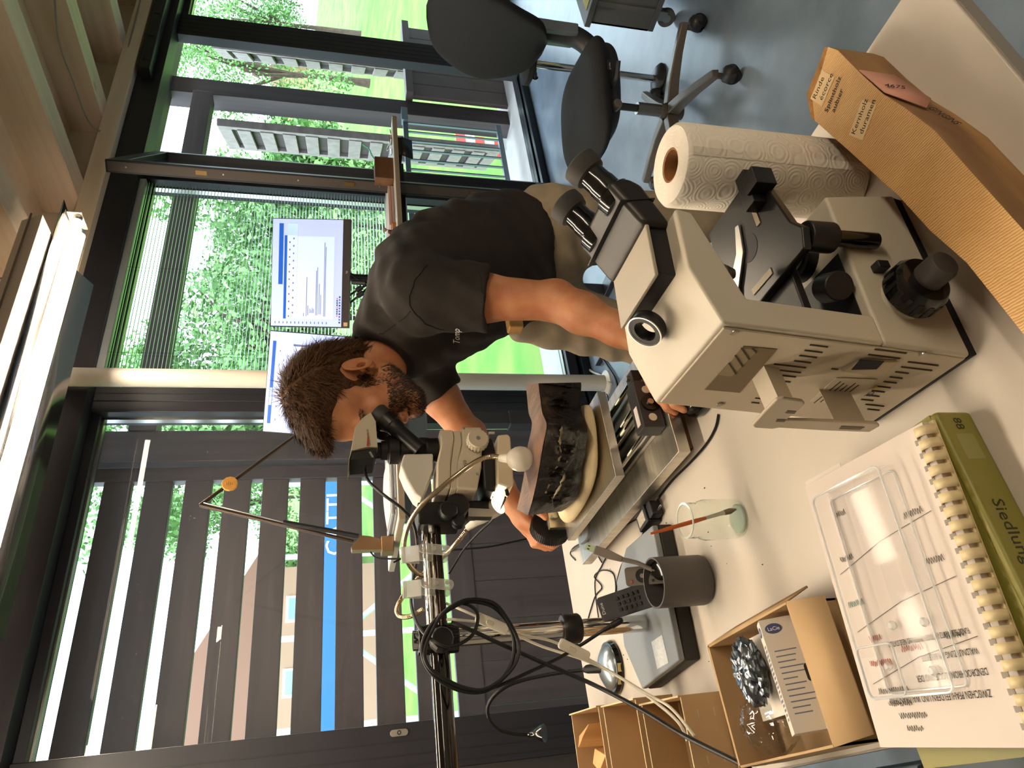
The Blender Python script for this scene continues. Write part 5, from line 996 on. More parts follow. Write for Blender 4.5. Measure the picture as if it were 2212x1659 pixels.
# folding lamp with wooden disc
LY = 2.6
def ly(px, py, dy=0): return Vector(oy(px, py, LY+dy))
t = thing('folding_lamp', ly(820, 1180), 'slim folding arm lamp with round wooden badge against the slatted screen', 'lamp')
bz = mat('lamp_bronze', '#8f7050', .35, .6)
e0, e1, e2 = ly(765, 1170), ly(432, 1091), ly(668, 920)
MB().tube([e0, e0.lerp(e1, .92), e1], .0075, 10).build('lower_arm', mat('arm_bronze', '#4a3c32', .3, .7), t); MB().tube([e1, e2], .0072, 10).build('upper_arm', 'arm_bronze', t)
f0, f1, f2 = ly(775, 1158, -.02), ly(612, 1128, -.02), ly(440, 1086, -.02)
MB().cyl(f0, f1, .0095, n=14).build('spring_sleeve', 'black_plastic', t); MB().cyl(f1, f2, .003, n=8).build('spring_rod', 'steel', t)
c = ly(497, 1047, -.025); MB().lathe([(0, 0), (.027, 0), (.029, .003), (.029, .010), (.027, .013), (0, .013)], frame(c, (1, 0, 0), (-.3, -1, 0)), 12).build('wooden_badge', mat('badge_wood', '#c48b3f', .5, var=.15, vscale=60), t, smooth=20)
bm2 = frame(c+Vector((-.0042, -.0135, 0)), (1, -.3, 0), (-.3, -1, 0))
for k, w in enumerate((.016, .022, .018, .012)): MB(bm2).box((0, .009-.006*k, .0002), (w, .002, .0004)).build('badge_print', mat('badge_ink', '#6b4a20', .6), t)
p = [ly(758, 1186), ly(780, 1160), ly(800, 1162), ly(826, 1170), ly(826, 1190), ly(760, 1192)]
MB().prism_y([(v.x, v.z) for v in p], LY-.02, LY+.02).build('bracket', bz, t, bevel=.002)
bp_ = ly(826, 1180); MB().bb((bp_.x-.03, LY-.03, 1.186), (bp_.x+.03, LY+.03, bp_.z+.005)).build('clamp_foot', bz, t, bevel=.003)
h_ = e2; MB().lathe([(.012, 0), (.05, -.05), (.06, -.075), (.058, -.075), (.012, -.004)], Matrix.Translation(h_), 28).build('lamp_shade', 'black_plastic', t)
MB().tube(bez([od(*p) for p in ((800, 1192, 2.42), (812, 1204, 2.42), (835, 1207, 2.42), (880, 1205, 2.42), (905, 1190, 2.42))], 12), .003, 8).build('lead', 'cable_black', t)

# ================================================================ monitors
scr = mat('screen_glow', (.42, .52, .92), .4, emit=.52)
ui_blue = mat('ui_blue', (.01, .08, .42), .3, emit=.7); ui_white = mat('ui_white', (.50, .62, 1.0), .4, emit=.56); ui_grey = mat('ui_grey', (.10, .14, .3), .4, emit=.3); ui_dark = mat('ui_dark', (.02, .03, .08), .4, emit=.3); ui_yel = mat('ui_yellow', (.8, .75, .2), .4, emit=.6); ui_mid = mat('ui_mid', (.42, .52, .85), .4, emit=.5)
def monitor(tl, tr_, bl_, dep, label):
    A, B, Cb = Vector(od(*tl, dep)), Vector(od(*tr_, dep)), Vector(od(*bl_, dep)); w = (B-A).length; h = (Cb-A).length
    M = frame(A, B-A, -Vector(_f)); vs_ = -1
    t = thing('monitor', (A+B)/2+Vector((.0, .0, -.62)), label, 'monitor', 'two monitors')
    MB(M).bb((0, -h, -.022), (w, 0, -.004)).build('housing', 'black_plastic', t, bevel=.002)
    MB(M).bb((0, -h, -.004), (w, -h*.905, .001)).build('lower_bezel', mat('bezel', '#2b2628', .45), t)
    MB(M).bb((.004, -h*.905, -.004), (w-.004, -.004, 0)).build('screen', scr, t)
    q = A.lerp(B, .5)+(Cb-A)*.5+Vector(_f)*.03
    MB().cyl(q, q+Vector(_f)*.05, .03, n=20).build('mount', 'black_plastic', t)
    MB().cyl((q.x+.03, q.y+.045, 1.13), (q.x+.03, q.y+.045, q.z+.02), .017, n=18).build('stand_column', 'black_plastic', t)
    MB().prism([(q.x+.03+a, q.y+.045+b) for a, b in circ(28, .11, .08)], 1.1305, 1.14).build('stand_foot', 'black_plastic', t)
    def ui(x0, x1, y0, y1, m, z=.0006): MB(M).bb((w*x0, -h*y1, z-.0004), (w*x1, -h*y0, z)).build('screen_content', m, t)
    return t, M, w, h, ui
t, M, w, h, ui = monitor((583, 705), (588, 470), (753, 709), 3.05, 'right monitor showing a text document before the venetian blind')
ui(.39, .95, .095, .15, ui_blue); ui(.075, .84, .165, .20, ui_blue); ui(.075, .95, .20, .33, ui_white); ui(.075, .835, .335, .80, ui_white, .0009); ui(.84, .95, .20, .88, ui_mid)
g = random.Random(3)
for k, (y, a, b) in enumerate(((.42, .10, .13), (.455, .10, .46), (.475, .11, .20), (.50, .13, .17), (.515, .13, .16), (.53, .13, .18), (.545, .13, .17), (.575, .11, .52), (.59, .11, .55), (.615, .12, .40), (.635, .12, .30), (.675, .10, .78), (.69, .10, .74))): ui(a, b, y, y+.007, ui_grey, .0013)
for k in range(22): ui(.09+.034*k, .105+.034*k, .225+.05*(k % 2), .24+.05*(k % 2), ui_grey, .0011)
for k in range(14): ui(.03, .05, .06+.05*k, .07+.05*k, ui_grey, .0011)
for k in range(10): ui(.04+.026*k, .055+.026*k, .87, .89, ui_grey if k % 3 else ui_dark, .0011)
for k in range(9): ui(.1+.02*k, .115+.02*k, .84, .855, ui_dark if k % 4 else mat('ui_pink', (.7, .1, .4), .4, emit=.5), .0011)
MB(M).bb((w*.015, -h*.985, .001), (w*.05, -h*.935, .0018)).build('sticker', mat('tan_sticker', '#c0a27c', .6), t); text('hp', .012, M @ Matrix.Translation((w*.5, -h*.97, .0012)), 'print_grey', t, depth=.0001)
t, M, w, h, ui = monitor((566, 933), (583, 713), (745, 939), 3.03, 'left monitor half hidden by the bent head')
ui(.09, .90, .05, .09, ui_blue); ui(.27, .44, .055, .085, ui_mid, .0009); ui(.08, .92, .10, .28, ui_white); ui(.30, .86, .28, .86, ui_white, .0008); ui(.86, .88, .3, .62, ui_grey, .001); ui(.835, .86, .40, .42, ui_yel, .001)
for k in range(16): ui(.12+.045*k, .14+.045*k, .14+.05*(k % 3), .15+.05*(k % 3), ui_grey, .0011)
for k in range(12): ui(.62, .70, .40+.02*k, .406+.02*k, ui_grey, .0011); ui(.05, .10, .3+.035*k, .306+.035*k, ui_grey, .0011)
ui(.74, .86, .50, .52, ui_mid, .001)
for k in range(11): ui(.86-.02*k*.8, .868-.02*k*.8, .87, .885, ui_dark, .0011)
# cables below the right monitor
t = thing('monitor_cables', od(770, 620, 3.0), 'bundle of black monitor cables hanging behind the bent back', 'cable')
for k, pts in enumerate((((745, 580, 3.1), (770, 600, 3.1), (800, 615, 3.05), (830, 640, 3.0)), ((752, 640, 3.1), (775, 625, 3.08), (800, 615, 3.05), (825, 630, 3.0)), ((755, 655, 3.1), (780, 635, 3.07), (805, 618, 3.04), (830, 650, 3.0)))): MB().tube(bez([od(*p) for p in pts], 8), .005, 8).build('cord', 'cable_black', t)
for a, b in (((770, 628), (782, 620)), ((772, 640), (785, 632)), ((760, 609), (790, 611))): MB().cyl(od(*a, 3.05), od(*b, 3.05), .011, n=14).build('connector', 'cable_black', t)

# ================================================================ things on the raised desk, seen edge-on
def dz(px, py): return Vector(oz(px, py, 1.13))
t = thing('wood_block', (2.93, 2.52, 1.13), 'brown sawn wood block at the front of the raised desk', 'wood block')
wood('walnut', '#7a4f2a', '#54331a', 0, 22, .6, .3, fine=0)
MB().bb((2.86, 2.46, 1.13), (3.02, 2.54, 1.225)).build('block', 'walnut', t, bevel=.002)
t = thing('paper_stack', (2.75, 2.6, 1.13), 'stack of papers and pink folder on the raised desk', 'papers')
MB().bb((2.56, 2.50, 1.131), (2.85, 2.72, 1.145)).build('sheets', 'paper', t); MB().bb((2.57, 2.49, 1.145), (2.84, 2.70, 1.149)).build('folder', mat('folder_pink', '#b36a63', .6), t); MB().bb((2.58, 2.51, 1.149), (2.86, 2.71, 1.158)).build('sheets', 'paper', t)
t = thing('key_bunch', (3.12, 2.5, 1.13), 'bunch of brown and silver keys on the raised desk corner', 'keys')
for k in range(6): MB(Matrix.Translation((3.08+.03*k, 2.47+.02*math.sin(k*2), 1.137)) @ rotm('Z', 40*k) @ rotm('X', 25)).bb((-.025, -.006, -.002), (.025, .006, .002)).build('key', 'brass' if k % 2 else 'steel', t); 
MB().tube([(3.14+.02*math.cos(a), 2.49+.02*math.sin(a), 1.145+.01*math.sin(a)) for a in [2*math.pi*i/20 for i in range(20)]], .002, 6, closed=True).build('ring', 'steel', t)
mat('seed_brown', '#6e3b22', .8); t = thing('dried_plants', (2.40, 2.50, 1.13), 'orange brown board with dried seed heads on the raised desk', 'ornament')
MB().bb((2.26, 2.47, 1.131), (2.56, 2.53, 1.147)).build('board', mat('orange_board', '#c07a34', .6), t, bevel=.002)
g = random.Random(12)
for k in range(16):
    x, y, z = 2.29+.25*g.random(), 2.48+.04*g.random(), 1.155+.035*g.random(); MB().lathe([(0, -.012), (.009, -.004), (.011, .004), (.005, .012), (0, .014)], Matrix.Translation((x, y, z)) @ rotm('X', g.uniform(-60, 60)) @ rotm('Y', g.uniform(-60, 60)), 8).build('seed_head', mat('seed_brown', '#6e3b22', .8) if k % 3 else mat('seed_pale', '#a58b78', .8), t); MB().cyl((x, y, 1.146), (x, y, z), .0015, n=5).build('stalk', 'seed_brown', t)
c = dz(800, 575); t = thing('dried_physalis', (2.22, 2.47, 1.13), 'bright orange dried lantern husk beside the seed heads', 'ornament'); MB().lathe([(0, 0), (.014, .004), (.025, .018), (.022, .032), (.010, .046), (0, .056)], Matrix.Translation((2.215, 2.47, 1.131)) @ rotm('Y', -50), 7).build('husk', mat('husk_orange', '#e0761c', .5), t, smooth=20)
t = thing('black_bowl', (2.33, 2.445, 1.13), 'small black bowl at the edge of the raised desk', 'bowl'); MB().lathe([(0, 0), (.03, 0), (.05, .014), (.058, .032), (.055, .032), (.046, .016), (0, .005)], Matrix.Translation((2.34, 2.46, 1.147)), 36).build('bowl', 'black_gloss', t)
t = thing('green_wire_loop', dz(800, 330), 'thin turquoise wire bent upward behind the raised desk', 'wire'); MB().tube(bez([od(*p) for p in ((783, 312, 3.7), (797, 322, 3.7), (803, 335, 3.7), (812, 345, 3.7), (826, 347, 3.7))], 6), .004, 6).build('wire', mat('turquoise', '#5fc7b0', .5), t)

# ================================================================ office chair
MC = Matrix.Translation((2.36, 1.575, 0)) @ rotm('Z', 155)
t = thing('office_chair', (2.36, 1.575, 0), 'black upholstered swivel office chair on a grey five star base', 'chair')
fab = mat('chair_fabric', '#17181c', .85, var=.12, vscale=60, bump=.25, bscale=500); bs = mat('chair_base', '#6f675f', .35, .5); cp = mat('chair_plastic', '#29292c', .45)
for k in range(5):
    a = 84.6+72*k; Ma = MC @ rotm('Z', a)
    MB(Ma).loft([[(x, y*wd, z+hh) for y, hh in ((-1, 0), (1, 0), (.75, ht), (-.75, ht))] for x, wd, z, ht in ((.03, .026, .085, .045), (.12, .023, .09, .04), (.22, .020, .088, .033), (.332, .017, .078, .028))]).build('base_arm', bs, t, bevel=.004)
    cs = MB(Ma).lathe([(0, -.026), (.024, -.026), (.029, -.02), (.030, -.006), (.014, -.003), (.014, .003), (.030, .006), (.029, .02), (.024, .026), (0, .026)], Matrix.Translation((.338, 0, .030)) @ rotm('Z', 35) @ rotm('X', 90), 28).build('caster', 'rubber', t)
    MB(Ma).lathe([(0, .036), (.018, .034), (.029, .024), (.033, .006), (.033, -.004), (.031, -.004)], Matrix.Translation((.336, 0, .032)), 24).build('caster_hood', cp, cs); MB(Ma).cyl((.318, 0, .055), (.318, 0, .098), .011, n=14).build('caster_stem', bs, cs)
MB(MC).cyl((0, 0, .055), (0, 0, .15), .028, n=28).build('hub', bs, t); MB(MC).cyl((0, 0, .15), (0, 0, .25), .024, n=28).build('lift_sleeve', mat('sleeve_steel', '#8a857e', .22, .9), t); MB(MC).cyl((0, 0, .17), (0, 0, .40), .0145, n=24).build('gas_lift', mat('lift', '#57534f', .25, .8), t)
MB(MC).loft([[(x, y, z) for x, y, z in ((xc-.05, -w, zz), (xc+.05, -w, zz), (xc+.05, w, zz), (xc-.05, w, zz))] for xc, w, zz in ((0, .05, .38), (.0, .11, .42), (0, .13, .435))]).build('mechanism', cp, t, bevel=.01)
def pad(rx, ry, th, nu=26, nv=10, dish=0, front=0):
    rings = []
    for j in range(nv+1):
        a = -math.pi/2+math.pi*j/nv; c_ = math.cos(a)**.42 if math.cos(a) > 1e-6 else 0; z = th*math.sin(a); r = []
        for i in range(nu):
            p = 2*math.pi*i/nu; cx, sy = math.cos(p), math.sin(p); x = rx*math.copysign(abs(cx)**.62, cx)*c_; y = ry*math.copysign(abs(sy)**.62, sy)*c_
            r.append((x, y, z-dish*(1-(y/ry)**2)*(1 if z > 0 else .3)-front*max(0, x/rx)**2))
        rings.append(r)
    return rings
MB(MC).loft(pad(.235, .235, .045, dish=.012, front=.025), True, Matrix.Translation((.03, 0, .475))).build('seat', fab, t, smooth=70, sub=1)
MB(MC).loft(pad(.20, .19, .055), True, Matrix.Translation((.0, 0, .425))).build('seat_shell', cp, t, smooth=70, sub=1)
MB(MC).tube(bez([(.08, 0, .425), (-.10, 0, .415), (-.22, 0, .43), (-.275, 0, .50), (-.285, 0, .60), (-.285, 0, .72)], 8), [.045]*4+[.04]*36+[.028]*1, 12).build('back_support', cp, t)
br = []
for j in range(15):
    f = j/14; z = .62+.47*f; w = (.13+.11*min(1, f*2.2)) if f < .45 else .24-.06*max(0, f-.62)/.38; w *= math.sqrt(max(.02, 1-((f-.5)/.5)**8)); th = .04*math.sqrt(max(.03, 1-((f-.5)/.5)**8)); xx = -.235-.10*f+.05*math.sin(f*math.pi)
    br.append([(xx+th*math.copysign(abs(math.cos(p))**.7, math.cos(p))-.05*(math.sin(p)*1)**2*-1*.6, w*math.copysign(abs(math.sin(p))**.8, math.sin(p)), z) for p in [2*math.pi*i/24 for i in range(24)]])
MB(MC).loft(br).build('backrest', fab, t, smooth=70, sub=1)
MB(MC).bb((-.30, -.05, .50), (-.255, .05, .66)).build('back_bracket', mat('bracket_steel', '#8b9198', .3, .7), t, bevel=.006)
MB(MC).tube(bez([(.05, .20, .44), (.04, .25, .44), (.0, .285, .445)], 5), .008, 8).build('lever', cp, t); MB(MC).lathe([(0, -.02), (.016, -.018), (.018, 0), (.016, .018), (0, .02)], Matrix.Translation((.12, .20, .425)) @ rotm('X', 90), 18).build('tension_knob', bs, t)
MB(MC).bb((-.03, .237, .455), (.01, .241, .468)).build('fabric_tag', mat('tag_black', '#17171a', .6), t); text('giroflex', .009, MC @ frame((.008, .2415, .458), (-1, 0, 0), (0, 1, 0)), 'print_pale', t, depth=.0001)

p = oz(1425, 172, 0); t = thing('swivel_stool', (p[0], p[1], 0), 'chrome stool column with black paddle lever half hidden behind the office chair', 'stool')
MB().cyl((p[0], p[1], .02), (p[0], p[1], .60), .016, n=24).build('column', 'chrome', t); MB().lathe([(0, 0), (.06, 0), (.07, .006), (.06, .018), (.018, .03), (0, .03)], Matrix.Translation((p[0], p[1], 0)), 32).build('foot', 'black_plastic', t)
MB().lathe([(0, -.03), (.06, -.028), (.09, -.012), (.09, .008), (.06, .02), (0, .022)], Matrix.Translation((p[0], p[1], .62)), 32).build('seat', 'chair_fabric', t)
q = Vector(oz(1140, 168, .60)); MB().tube(bez([(p[0], p[1], .58), ((p[0]+q.x)/2, (p[1]+q.y)/2, .575), (q.x, q.y, .565)], 5), [.006]*6+[.009]*3+[.014, .006], 10).build('paddle_lever', 'black_gloss', t)

# grey crate trolley behind the chair
t = thing('crate_trolley', (3.1, 1.25, 0), 'grey plastic crate trolley on swivel casters behind the office chair', 'trolley')
cg = mat('crate_grey', '#5f605f', .5); x0, x1, y0, y1 = 2.80, 3.36, .90, 1.50
MB().bb((x0, y0, .10), (x1, y1, .125)).build('deck', cg, t, bevel=.004)
for lo, hi in (((x0, y0, .125), (x0+.012, y1, .40)), ((x1-.012, y0, .125), (x1, y1, .40)), ((x0, y0, .125), (x1, y0+.012, .40)), ((x0, y1-.012, .125), (x1, y1, .40))): MB().bb(lo, hi).build('crate_wall', cg, t, bevel=.003)
for k in range(4): MB().bb((x0-.008, y0+.08+.14*k, .13), (x0, y0+.10+.14*k, .39)).build('rib', cg, t); MB().bb((x0+.08+.13*k, y1, .13), (x0+.10+.13*k, y1+.008, .39)).build('rib', cg, t)
MB().bb((x0-.012, y0-.012, .385), (x1+.012, y1+.012, .41)).build('rim', cg, t, bevel=.003)
for x in (x0+.06, x1-.06):
    for y in (y0+.06, y1-.05):
        cs = MB().cyl((x-.012, y+.01, .04), (x+.012, y+.01, .04), .039, n=26).build('caster', mat('caster_grey', '#6a665f', .5), t, bevel=.004); MB().cyl((x-.014, y+.01, .04), (x+.014, y+.01, .04), .018, n=20).build('wheel_hub', 'steel', cs); MB().bb((x-.018, y-.02, .045), (x+.018, y+.02, .10)).build('fork', 'steel', cs)
MB().bb((x0+.02, 1.10, .41), (x0+.30, 1.46, .4125)).build('yellow_sheet', mat('yellow_paper', '#cfc77c', .7), label='pale yellow handwritten sheet lying on the crate trolley', cat='paper')
MB().bb((x0-.0125, 1.28, .25), (x0-.011, 1.33, .29)).build('note_sticker', mat('sticky_yellow', '#d3b43a', .7), t)
t = thing('steel_shelf', (4.3, 1.9, 0), 'open shelf rack with white and black boxes behind the chair back', 'shelf')
for x in (3.9, 4.9):
    for y in (1.5, 1.9): MB().bb((x, y, 0), (x+.04, y+.04, 1.0)).build('upright', 'desk_steel', t)
for z in (.12, .5, .9): MB().bb((3.9, 1.5, z), (4.94, 1.94, z+.025)).build('shelf_board', mat('shelf_dark', '#3d3a3c', .5), t)
for k, (x, z, h, m) in enumerate(((3.95, .525, .22, 'paper'), (4.25, .525, .3, 'black_plastic'), (3.96, .145, .28, 'black_plastic'), (4.3, .145, .24, 'paper'))): MB().bb((x, 1.54, z), (x+.24, 1.88, z+h)).build('storage_box', MATS[m], bevel=.004, label=['white storage box on the middle shelf behind the chair', 'black storage box on the middle shelf behind the chair', 'black storage box on the bottom shelf behind the chair', 'white storage box on the bottom shelf behind the chair'][k], cat='box')

# tangled cables on the floor by the pipe
g = random.Random(6)
for k, (lb, m, r) in enumerate((('white extension cable on the floor by the heating pipe', 'cable_white', .006), ('black cable trailing over the floor by the heating pipe', 'cable_black', .006), ('thin black cable tangled at the foot of the pipe', 'cable_black', .003), ('second white cable crossing at the foot of the pipe', 'cable_white', .005))):
    pts = [[(1240, 760), (1262, 780), (1275, 800), (1300, 812), (1320, 830)], [(1290, 760), (1312, 790), (1330, 820), (1335, 850), (1325, 880)], [(1235, 780), (1250, 800), (1270, 795), (1290, 820), (1310, 850), (1315, 870)], [(1250, 765), (1258, 790), (1265, 815), (1278, 840), (1290, 860)]][k]
    MB().tube(bez([oz(x, y, .01) for x, y in pts], 8), r, 8).build('floor_cable', m, label=lb, cat='cable')
# doorbell-like sensor on the window stile and small hook of light outside
p = oy(862, 1583, 3.118); t = thing('wall_switch', (p[0], 3.118, p[2]), 'small oval silver switch plate on the dark window stile', 'switch')
MB().prism(rrect(.026, .072, .0128, 6), 0, .008, frame((p[0], 3.1195, p[2]), (1, 0, 0), (0, -1, 0))).build('plate', mat('switch_silver', '#9b958c', .35, .6), t, bevel=.002)
MB().lathe([(0, .008), (.0085, .008), (.0085, .0095), (0, .0095)], frame((p[0], 3.1195, p[2]), (1, 0, 0), (0, -1, 0)), 24).build('button', 'frame_inner', t); MB().lathe([(0, .0095), (.004, .0095), (.004, .0105), (0, .0105)], frame((p[0], 3.1195, p[2]), (1, 0, 0), (0, -1, 0)), 18).build('button_ring', 'steel', t)
# ================================================================ the person: signed-distance modelling, one continuous skin
class Grid:
    def __init__(s, lo, hi, h):
        s.lo = np.array(lo, float); s.h = h; s.n = np.ceil((np.array(hi)-s.lo)/h).astype(int)+1; s.F = np.full(s.n, 1.0, np.float32)
    def _sub(s, lo, hi, pad):
        a = np.clip(np.floor((np.array(lo)-pad-s.lo)/s.h).astype(int), 0, s.n); b = np.clip(np.ceil((np.array(hi)+pad-s.lo)/s.h).astype(int)+1, 0, s.n)
        if (b <= a).any(): return None
        sl_ = tuple(slice(i, j) for i, j in zip(a, b)); ax_ = [(s.lo[k]+s.h*np.arange(a[k], b[k])).astype(np.float32) for k in range(3)]
        return sl_, np.meshgrid(*ax_, indexing='ij', sparse=True)
    def _mix(s, sl_, d, k, op):
        f = s.F[sl_]
        if op == 'u':
            if k: hh = np.maximum(k-np.abs(f-d), 0)/k; s.F[sl_] = np.minimum(f, d)-hh*hh*k*.25
            else: s.F[sl_] = np.minimum(f, d)
        else:
            d = -d
            if k: hh = np.maximum(k-np.abs(f-d), 0)/k; s.F[sl_] = np.maximum(f, d)+hh*hh*k*.25
            else: s.F[sl_] = np.maximum(f, d)
    def cone(s, a, b, ra, rb, k=.02, op='u'):
        a = np.array(a, float); b = np.array(b, float); r = max(ra, rb); g = s._sub(np.minimum(a, b), np.maximum(a, b), r+k+2*s.h)
        if g is None: return
        sl_, (x, y, z) = g; d = b-a; L2 = d @ d+1e-9; t_ = np.clip(((x-a[0])*d[0]+(y-a[1])*d[1]+(z-a[2])*d[2])/L2, 0, 1)
        dist = np.sqrt((x-a[0]-t_*d[0])**2+(y-a[1]-t_*d[1])**2+(z-a[2]-t_*d[2])**2)-(ra+(rb-ra)*t_); s._mix(sl_, dist.astype(np.float32), k, op)
    def ell(s, c, r, R=None, k=.02, op='u'):
        c = np.array(c, float); r = np.array(r, float); m = r.max(); g = s._sub(c, c, m+k+2*s.h)
        if g is None: return
        sl_, (x, y, z) = g; X_, Y_, Z_ = x-c[0], y-c[1], z-c[2]
        if R is not None: X_, Y_, Z_ = [R[0, i]*X_+R[1, i]*Y_+R[2, i]*Z_ for i in range(3)]
        k0 = np.sqrt((X_/r[0])**2+(Y_/r[1])**2+(Z_/r[2])**2); k1 = np.sqrt((X_/r[0]**2)**2+(Y_/r[1]**2)**2+(Z_/r[2]**2)**2)+1e-6
        s._mix(sl_, (k0*(k0-1)/k1).astype(np.float32), k, op)
    def plane(s, p, nrm, lo=None, hi=None):
        """cut away everything on the +nrm side of p, inside the box lo..hi"""
        lo = s.lo if lo is None else lo; hi = s.lo+s.h*s.n if hi is None else hi; sl_, (x, y, z) = s._sub(lo, hi, 0); nrm = np.array(nrm)/np.linalg.norm(nrm)
        d = (x-p[0])*nrm[0]+(y-p[1])*nrm[1]+(z-p[2])*nrm[2]; s.F[sl_] = np.maximum(s.F[sl_], d.astype(np.float32))
    def mesh(s):
        F_ = s.F; n0, n1, n2 = F_.shape; S_ = F_ < 0
        c = [S_[i:n0-1+i, j:n1-1+j, k:n2-1+k] for i in (0, 1) for j in (0, 1) for k in (0, 1)]
        al = c[0].copy(); an = c[0].copy()
        for q in c[1:]: al &= q; an |= q
        act = an & ~al; idx = np.full(act.shape, -1, np.int32); P_ = np.argwhere(act); idx[act] = np.arange(len(P_))
        cor = np.array([(i, j, k) for i in (0, 1) for j in (0, 1) for k in (0, 1)]); val = np.stack([F_[P_[:, 0]+i, P_[:, 1]+j, P_[:, 2]+k] for i, j, k in cor], 1)
        acc = np.zeros((len(P_), 3)); cnt = np.zeros(len(P_))
        for a in range(8):
            for b in range(a+1, 8):
                if np.abs(cor[a]-cor[b]).sum() != 1: continue
                m = (val[:, a] < 0) != (val[:, b] < 0); t_ = np.where(m, val[:, a]/(val[:, a]-val[:, b]+1e-12), 0)
                acc += np.where(m[:, None], cor[a]+(cor[b]-cor[a])*t_[:, None], 0); cnt += m
        V = s.lo+s.h*(P_+acc/np.maximum(cnt, 1)[:, None]); Q = []
        for ax_ in range(3):
            sh = [n0, n1, n2]; A_ = [slice(0, n) for n in sh]; B_ = list(A_); A_[ax_] = slice(0, sh[ax_]-1); B_[ax_] = slice(1, sh[ax_])
            e = np.argwhere(S_[tuple(A_)] != S_[tuple(B_)]); u, w = [q for q in range(3) if q != ax_]
            ok = (e[:, u] > 0) & (e[:, w] > 0) & (e[:, u] < sh[u]-1) & (e[:, w] < sh[w]-1); e = e[ok]; fl_ = S_[tuple(A_)][tuple(e.T)]
            def g_(du, dw): q = e.copy(); q[:, u] -= du; q[:, w] -= dw; return idx[tuple(q.T)]
            f = np.stack([g_(0, 0), g_(1, 0), g_(1, 1), g_(0, 1)], 1)
            if ax_ == 1: fl_ = ~fl_
            f[~fl_] = f[~fl_][:, ::-1]; Q.append(f)
        return V, np.concatenate(Q)
def smooth_np(V, Fq, it=2, lam=.5):
    for _ in range(it):
        A_ = np.zeros_like(V); n_ = np.zeros(len(V))
        for i in range(4):
            a, b = Fq[:, i], Fq[:, (i+1) % 4]; np.add.at(A_, a, V[b]); np.add.at(n_, a, 1)
        V = V+lam*(A_/np.maximum(n_, 1)[:, None]-V)
    return V
def np_mesh(name, V, Fq, m, parent, **k):
    me = bpy.data.meshes.new(name); me.vertices.add(len(V)); me.vertices.foreach_set('co', V.astype(np.float32).ravel())
    me.loops.add(Fq.size); me.loops.foreach_set('vertex_index', Fq.astype(np.int32).ravel()); me.polygons.add(len(Fq)); me.polygons.foreach_set('loop_start', np.arange(0, Fq.size, 4, dtype=np.int32)); me.polygons.foreach_set('loop_total', np.full(len(Fq), 4, np.int32))
    me.update(calc_edges=True); me.validate(); me.shade_smooth(); me.materials.append(MATS[m] if isinstance(m, str) else m)
    o = bpy.data.objects.new(name, me); col.objects.link(o); par(o, parent); return tag(o, **k)
def normals(V, Fq):
    n_ = np.cross(V[Fq[:, 2]]-V[Fq[:, 0]], V[Fq[:, 3]]-V[Fq[:, 1]]); N_ = np.zeros_like(V)
    for i in range(4): np.add.at(N_, Fq[:, i], n_)
    return N_/(np.linalg.norm(N_, axis=1)[:, None]+1e-12)

person = thing('person', (1.25, 1.31, 0), 'bearded person in black t-shirt and grey trousers bending over the stereo microscope', 'person')
# joints
LS, LE, LW = np.array((.975, 1.145, 1.225)), np.array((.905, 1.065, .965)), np.array((.765, 1.010, .820))
RS, RE, RW = np.array((1.035, 1.485, 1.205)), np.array((.868, 1.575, 1.065)), np.array((.700, 1.622, .960))
PIT = math.radians(22); hF = np.array((-math.cos(PIT), 0, -math.sin(PIT))); hU = np.array((-math.sin(PIT), 0, math.cos(PIT))); hL = np.array((0, -1.0, 0))
O_ = np.array((.858, 1.334, 1.352)); HS = 1.05
RH = np.stack([hF, hL, hU], 1)
def hp_(f, l, w): return O_+HS*(f*hF+l*hL+w*hU)
g = Grid((.52, .86, .765), (1.16, 1.72, 1.56), .0027)
E_ = lambda f, l, w, r, k=.015, op='u', R=None: g.ell(hp_(f, l, w), np.array(r)*HS, RH if R is None else RH @ R, k, op)
C_ = lambda a, b, ra, rb, k=.015, op='u': g.cone(hp_(*a), hp_(*b), ra*HS, rb*HS, k, op)
# torso core and neck
g.cone((1.09, 1.315, 1.20), (1.15, 1.31, 1.10), .075, .08, .03); g.cone(LS, (1.04, 1.25, 1.22), .055, .08, .04); g.cone(RS, (1.05, 1.40, 1.21), .055, .08, .04)
C_((-.022, 0, -.02), (-.075, 0, -.115), .056, .060, .03); g.cone(hp_(-.07, 0, -.10), (1.03, 1.315, 1.235), .060, .075, .03)
# skull and face
E_(-.008, 0, .055, (.097, .074, .084), .01); E_(.042, 0, .05, (.054, .063, .056), .02); E_(.048, 0, -.022, (.050, .056, .072), .025)
for s_ in (-1, 1):
    C_((.012, s_*.050, -.050), (.070, s_*.024, -.088), .021, .020, .02); E_(.066, s_*.040, -.006, (.024, .020, .019), .02); E_(.055, s_*.034, -.045, (.026, .022, .03), .02)
E_(.083, 0, -.088, (.019, .025, .018), .018); C_((.086, -.034, .034), (.086, .034, .034), .011, .011, .015)
C_((.096, 0, .024), (.117, 0, -.014), .0085, .0105, .012); E_(.119, 0, -.018, (.0115, .011, .009), .01)
for s_ in (-1, 1):
    E_(.107, s_*.011, -.023, (.011, .008, .0075), .008); E_(.108, s_*.033, .013, (.018, .018, .010), .012, 's'); E_(.082, s_*.033, .012, (.013, .014, .0115), .003)
E_(.106, 0, -.0275, (.012, .010, .004), .006, 's')
E_(.101, 0, -.047, (.010, .023, .0062), .008); E_(.098, 0, -.060, (.010, .020, .0075), .008); E_(.112, 0, -.0532, (.009, .023, .0014), .003, 's'); E_(.100, 0, -.071, (.010, .018, .004), .008, 's')
